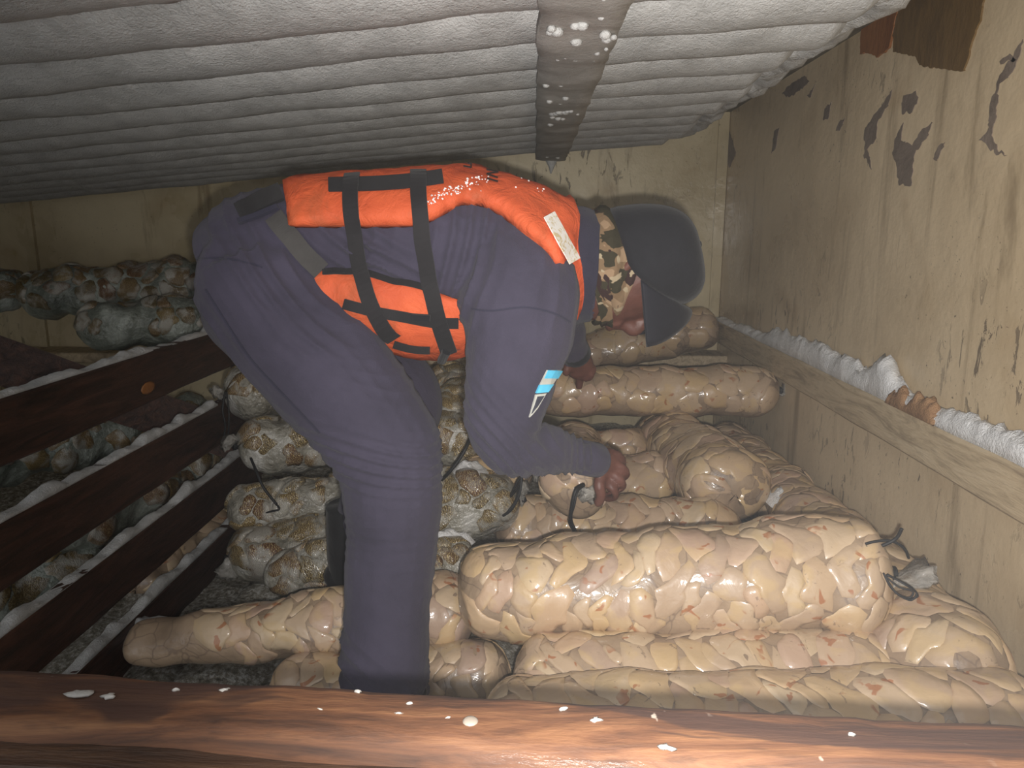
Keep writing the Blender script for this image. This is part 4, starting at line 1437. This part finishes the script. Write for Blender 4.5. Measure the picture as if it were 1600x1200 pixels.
# peak: arched plate growing from the front of the crown
na, nb = 25, 10
top_, bot_ = [], []
for j in range(nb + 1):
    s = j / nb
    for i in range(na):
        a = -1.25 + 2.5 * i / (na - 1)
        ca = max(0, math.cos(a))
        base = cp(-0.046 + 0.085 * ca ** 1.5 + 0.006 * ca, 0.100 * ca, 0.092 * math.sin(a))
        side_ = min(1, abs(a) / 1.25)
        end = cp(0.052 - 0.092 * side_ ** 1.6, 0.128 + 0.034 * side_ ** 1.5 - 0.012 * side_ ** 6, 0.080 * math.sin(a))
        p = base.lerp(end, s) + HU * (0.010 * math.sin(math.pi * s) * (1 - side_))
        top_.append(p + HU * 0.0025)
        bot_.append(p - HU * 0.0025)
N = len(top_)
fs = []
for j in range(nb):
    for i in range(na - 1):
        a_ = j * na + i
        fs += [(a_, a_ + 1, a_ + na + 1, a_ + na), (N + a_, N + a_ + na, N + a_ + na + 1, N + a_ + 1)]
bd = list(range(na)) + [j * na + na - 1 for j in range(1, nb + 1)] + [nb * na + i for i in range(na - 2, -1, -1)] + [j * na for j in range(nb - 1, 0, -1)]
for k in range(len(bd)):
    a_, b_ = bd[k], bd[(k + 1) % len(bd)]
    fs.append((a_, N + a_, N + b_, b_))
mkl('peak', top_ + bot_, fs, M['brim'], capo)
rings = [[cp(0.092 + z, r * math.cos(k * 0.785), r * math.sin(k * 0.785)) for k in range(8)] for r, z in [(0.010, -0.004), (0.009, 0.003), (0.004, 0.006)]]
v, f = loft(rings)
mkl('cap_button', v, f, M['cap'], capo)
# eyes under the peak
for s in (-1, 1):
    rings = []
    e = hp_(0.0, 0.083, s * 0.032)
    for i in range(6):
        th = math.pi * (i + 0.5) / 6
        rings.append([e + HF * (0.0115 * math.cos(th)) + (HU * math.cos(k * 0.6283) + HL * math.sin(k * 0.6283)) * 0.0115 * math.sin(th) for k in range(10)])
    v, f = loft(rings)
    mkl('eye', v, f, M['eyewhite'], person)
# cuffs
def cuff(name, a, b, r, mat):
    rings = []
    d_ = (b - a).normalized()
    u = d_.cross(HL).normalized()
    w = d_.cross(u)
    for t, k in [(0, 0.9), (0.05, 1.02), (0.5, 1.04), (0.92, 1.06), (1.0, 1.0), (1.0, 0.85)]:
        c_ = a.lerp(b, t)
        rings.append([c_ + (u * math.cos(q * 0.349) + w * math.sin(q * 0.349) * 1.08) * r * k for q in range(18)])
    v, f = loft(rings)
    return mkl(name, v, f, mat, person)
cuff('cuff', P(905, 714, 1.29), P(933, 719, 1.325), 0.031, M['navy'])
cuff('cuff', P(886, 522, 1.61), P(902, 556, 1.657), 0.032, M['cap'])

# boots
def boot(ankle, ln, shaft, rise, parent):
    a = Vector(ankle)
    v1, f1 = ring_loft([(a + Vector((0.0, 0, rise)), shaft * 0.98, shaft * 0.95), (a + Vector((0.0, 0, rise * 0.5)), shaft, shaft), (a + Vector((-0.005, 0, 0)), shaft * 0.95, shaft * 0.9), (a + Vector((0.0, 0, -0.06)), shaft * 0.95, shaft * 0.85), (a + Vector((0.005, 0, -0.105)), shaft * 0.9, shaft * 0.8)], 18, 24)
    v2, f2 = ring_loft([(a + Vector((-0.065, 0, -0.075)), 0.022, 0.028), (a + Vector((-0.05, 0, -0.07)), 0.042, 0.042), (a + Vector((0.03, 0, -0.06)), 0.052, 0.046), (a + Vector((0.10, 0, -0.075)), 0.038, 0.048), (a + Vector((ln - 0.03, 0, -0.085)), 0.030, 0.044), (a + Vector((ln, 0, -0.09)), 0.014, 0.022)], 18, 30)
    v, f = merge([(v1, f1), (v2, f2)])
    o_ = mkl('boot', v, f, M['boot'], parent)
    # sole
    out = []
    for q in range(24):
        t = q * 2 * math.pi / 24
        x = 0.5 * (ln - 0.075) + 0.5 * (ln + 0.085) * math.cos(t)
        y = (0.044 + 0.006 * math.cos(t)) * math.sin(t)
        out.append((x, y))
    rings = [[a + Vector((x, y, z)) for x, y in out] for z in (-0.125, -0.118, -0.104, -0.098)]
    v, f = loft(rings)
    mkl('sole', v, f, M['boot'], o_)
boot(P(600, 1100, 1.105), 0.20, 0.074, 0.02, person)
boot(P(559, 862, 1.58), 0.165, 0.068, 0.115, person)

# ------------------------------------------------------------------ thin freezing mist in the hold
vm = bpy.data.materials.new('freezing_mist')
vm.use_nodes = True
nt = vm.node_tree
nt.nodes.remove(nt.nodes['Principled BSDF'])
vsn = nt.nodes.new('ShaderNodeVolumeScatter')
vsn.inputs['Color'].default_value = (0.9, 0.92, 0.95, 1)
vsn.inputs['Density'].default_value = 0.003
vsn.inputs['Anisotropy'].default_value = 0.0
nt.links.new(vsn.outputs[0], nt.nodes['Material Output'].inputs['Volume'])
v, f = box((XL - 0.2, -0.65, -0.2), (XR + 0.2, YB + 0.2, 1.9))
o = mk('cold_mist', v, f, vm, None, False)
tag(o, 'thin freezing mist hanging in the hold', 'mist', kind='stuff')
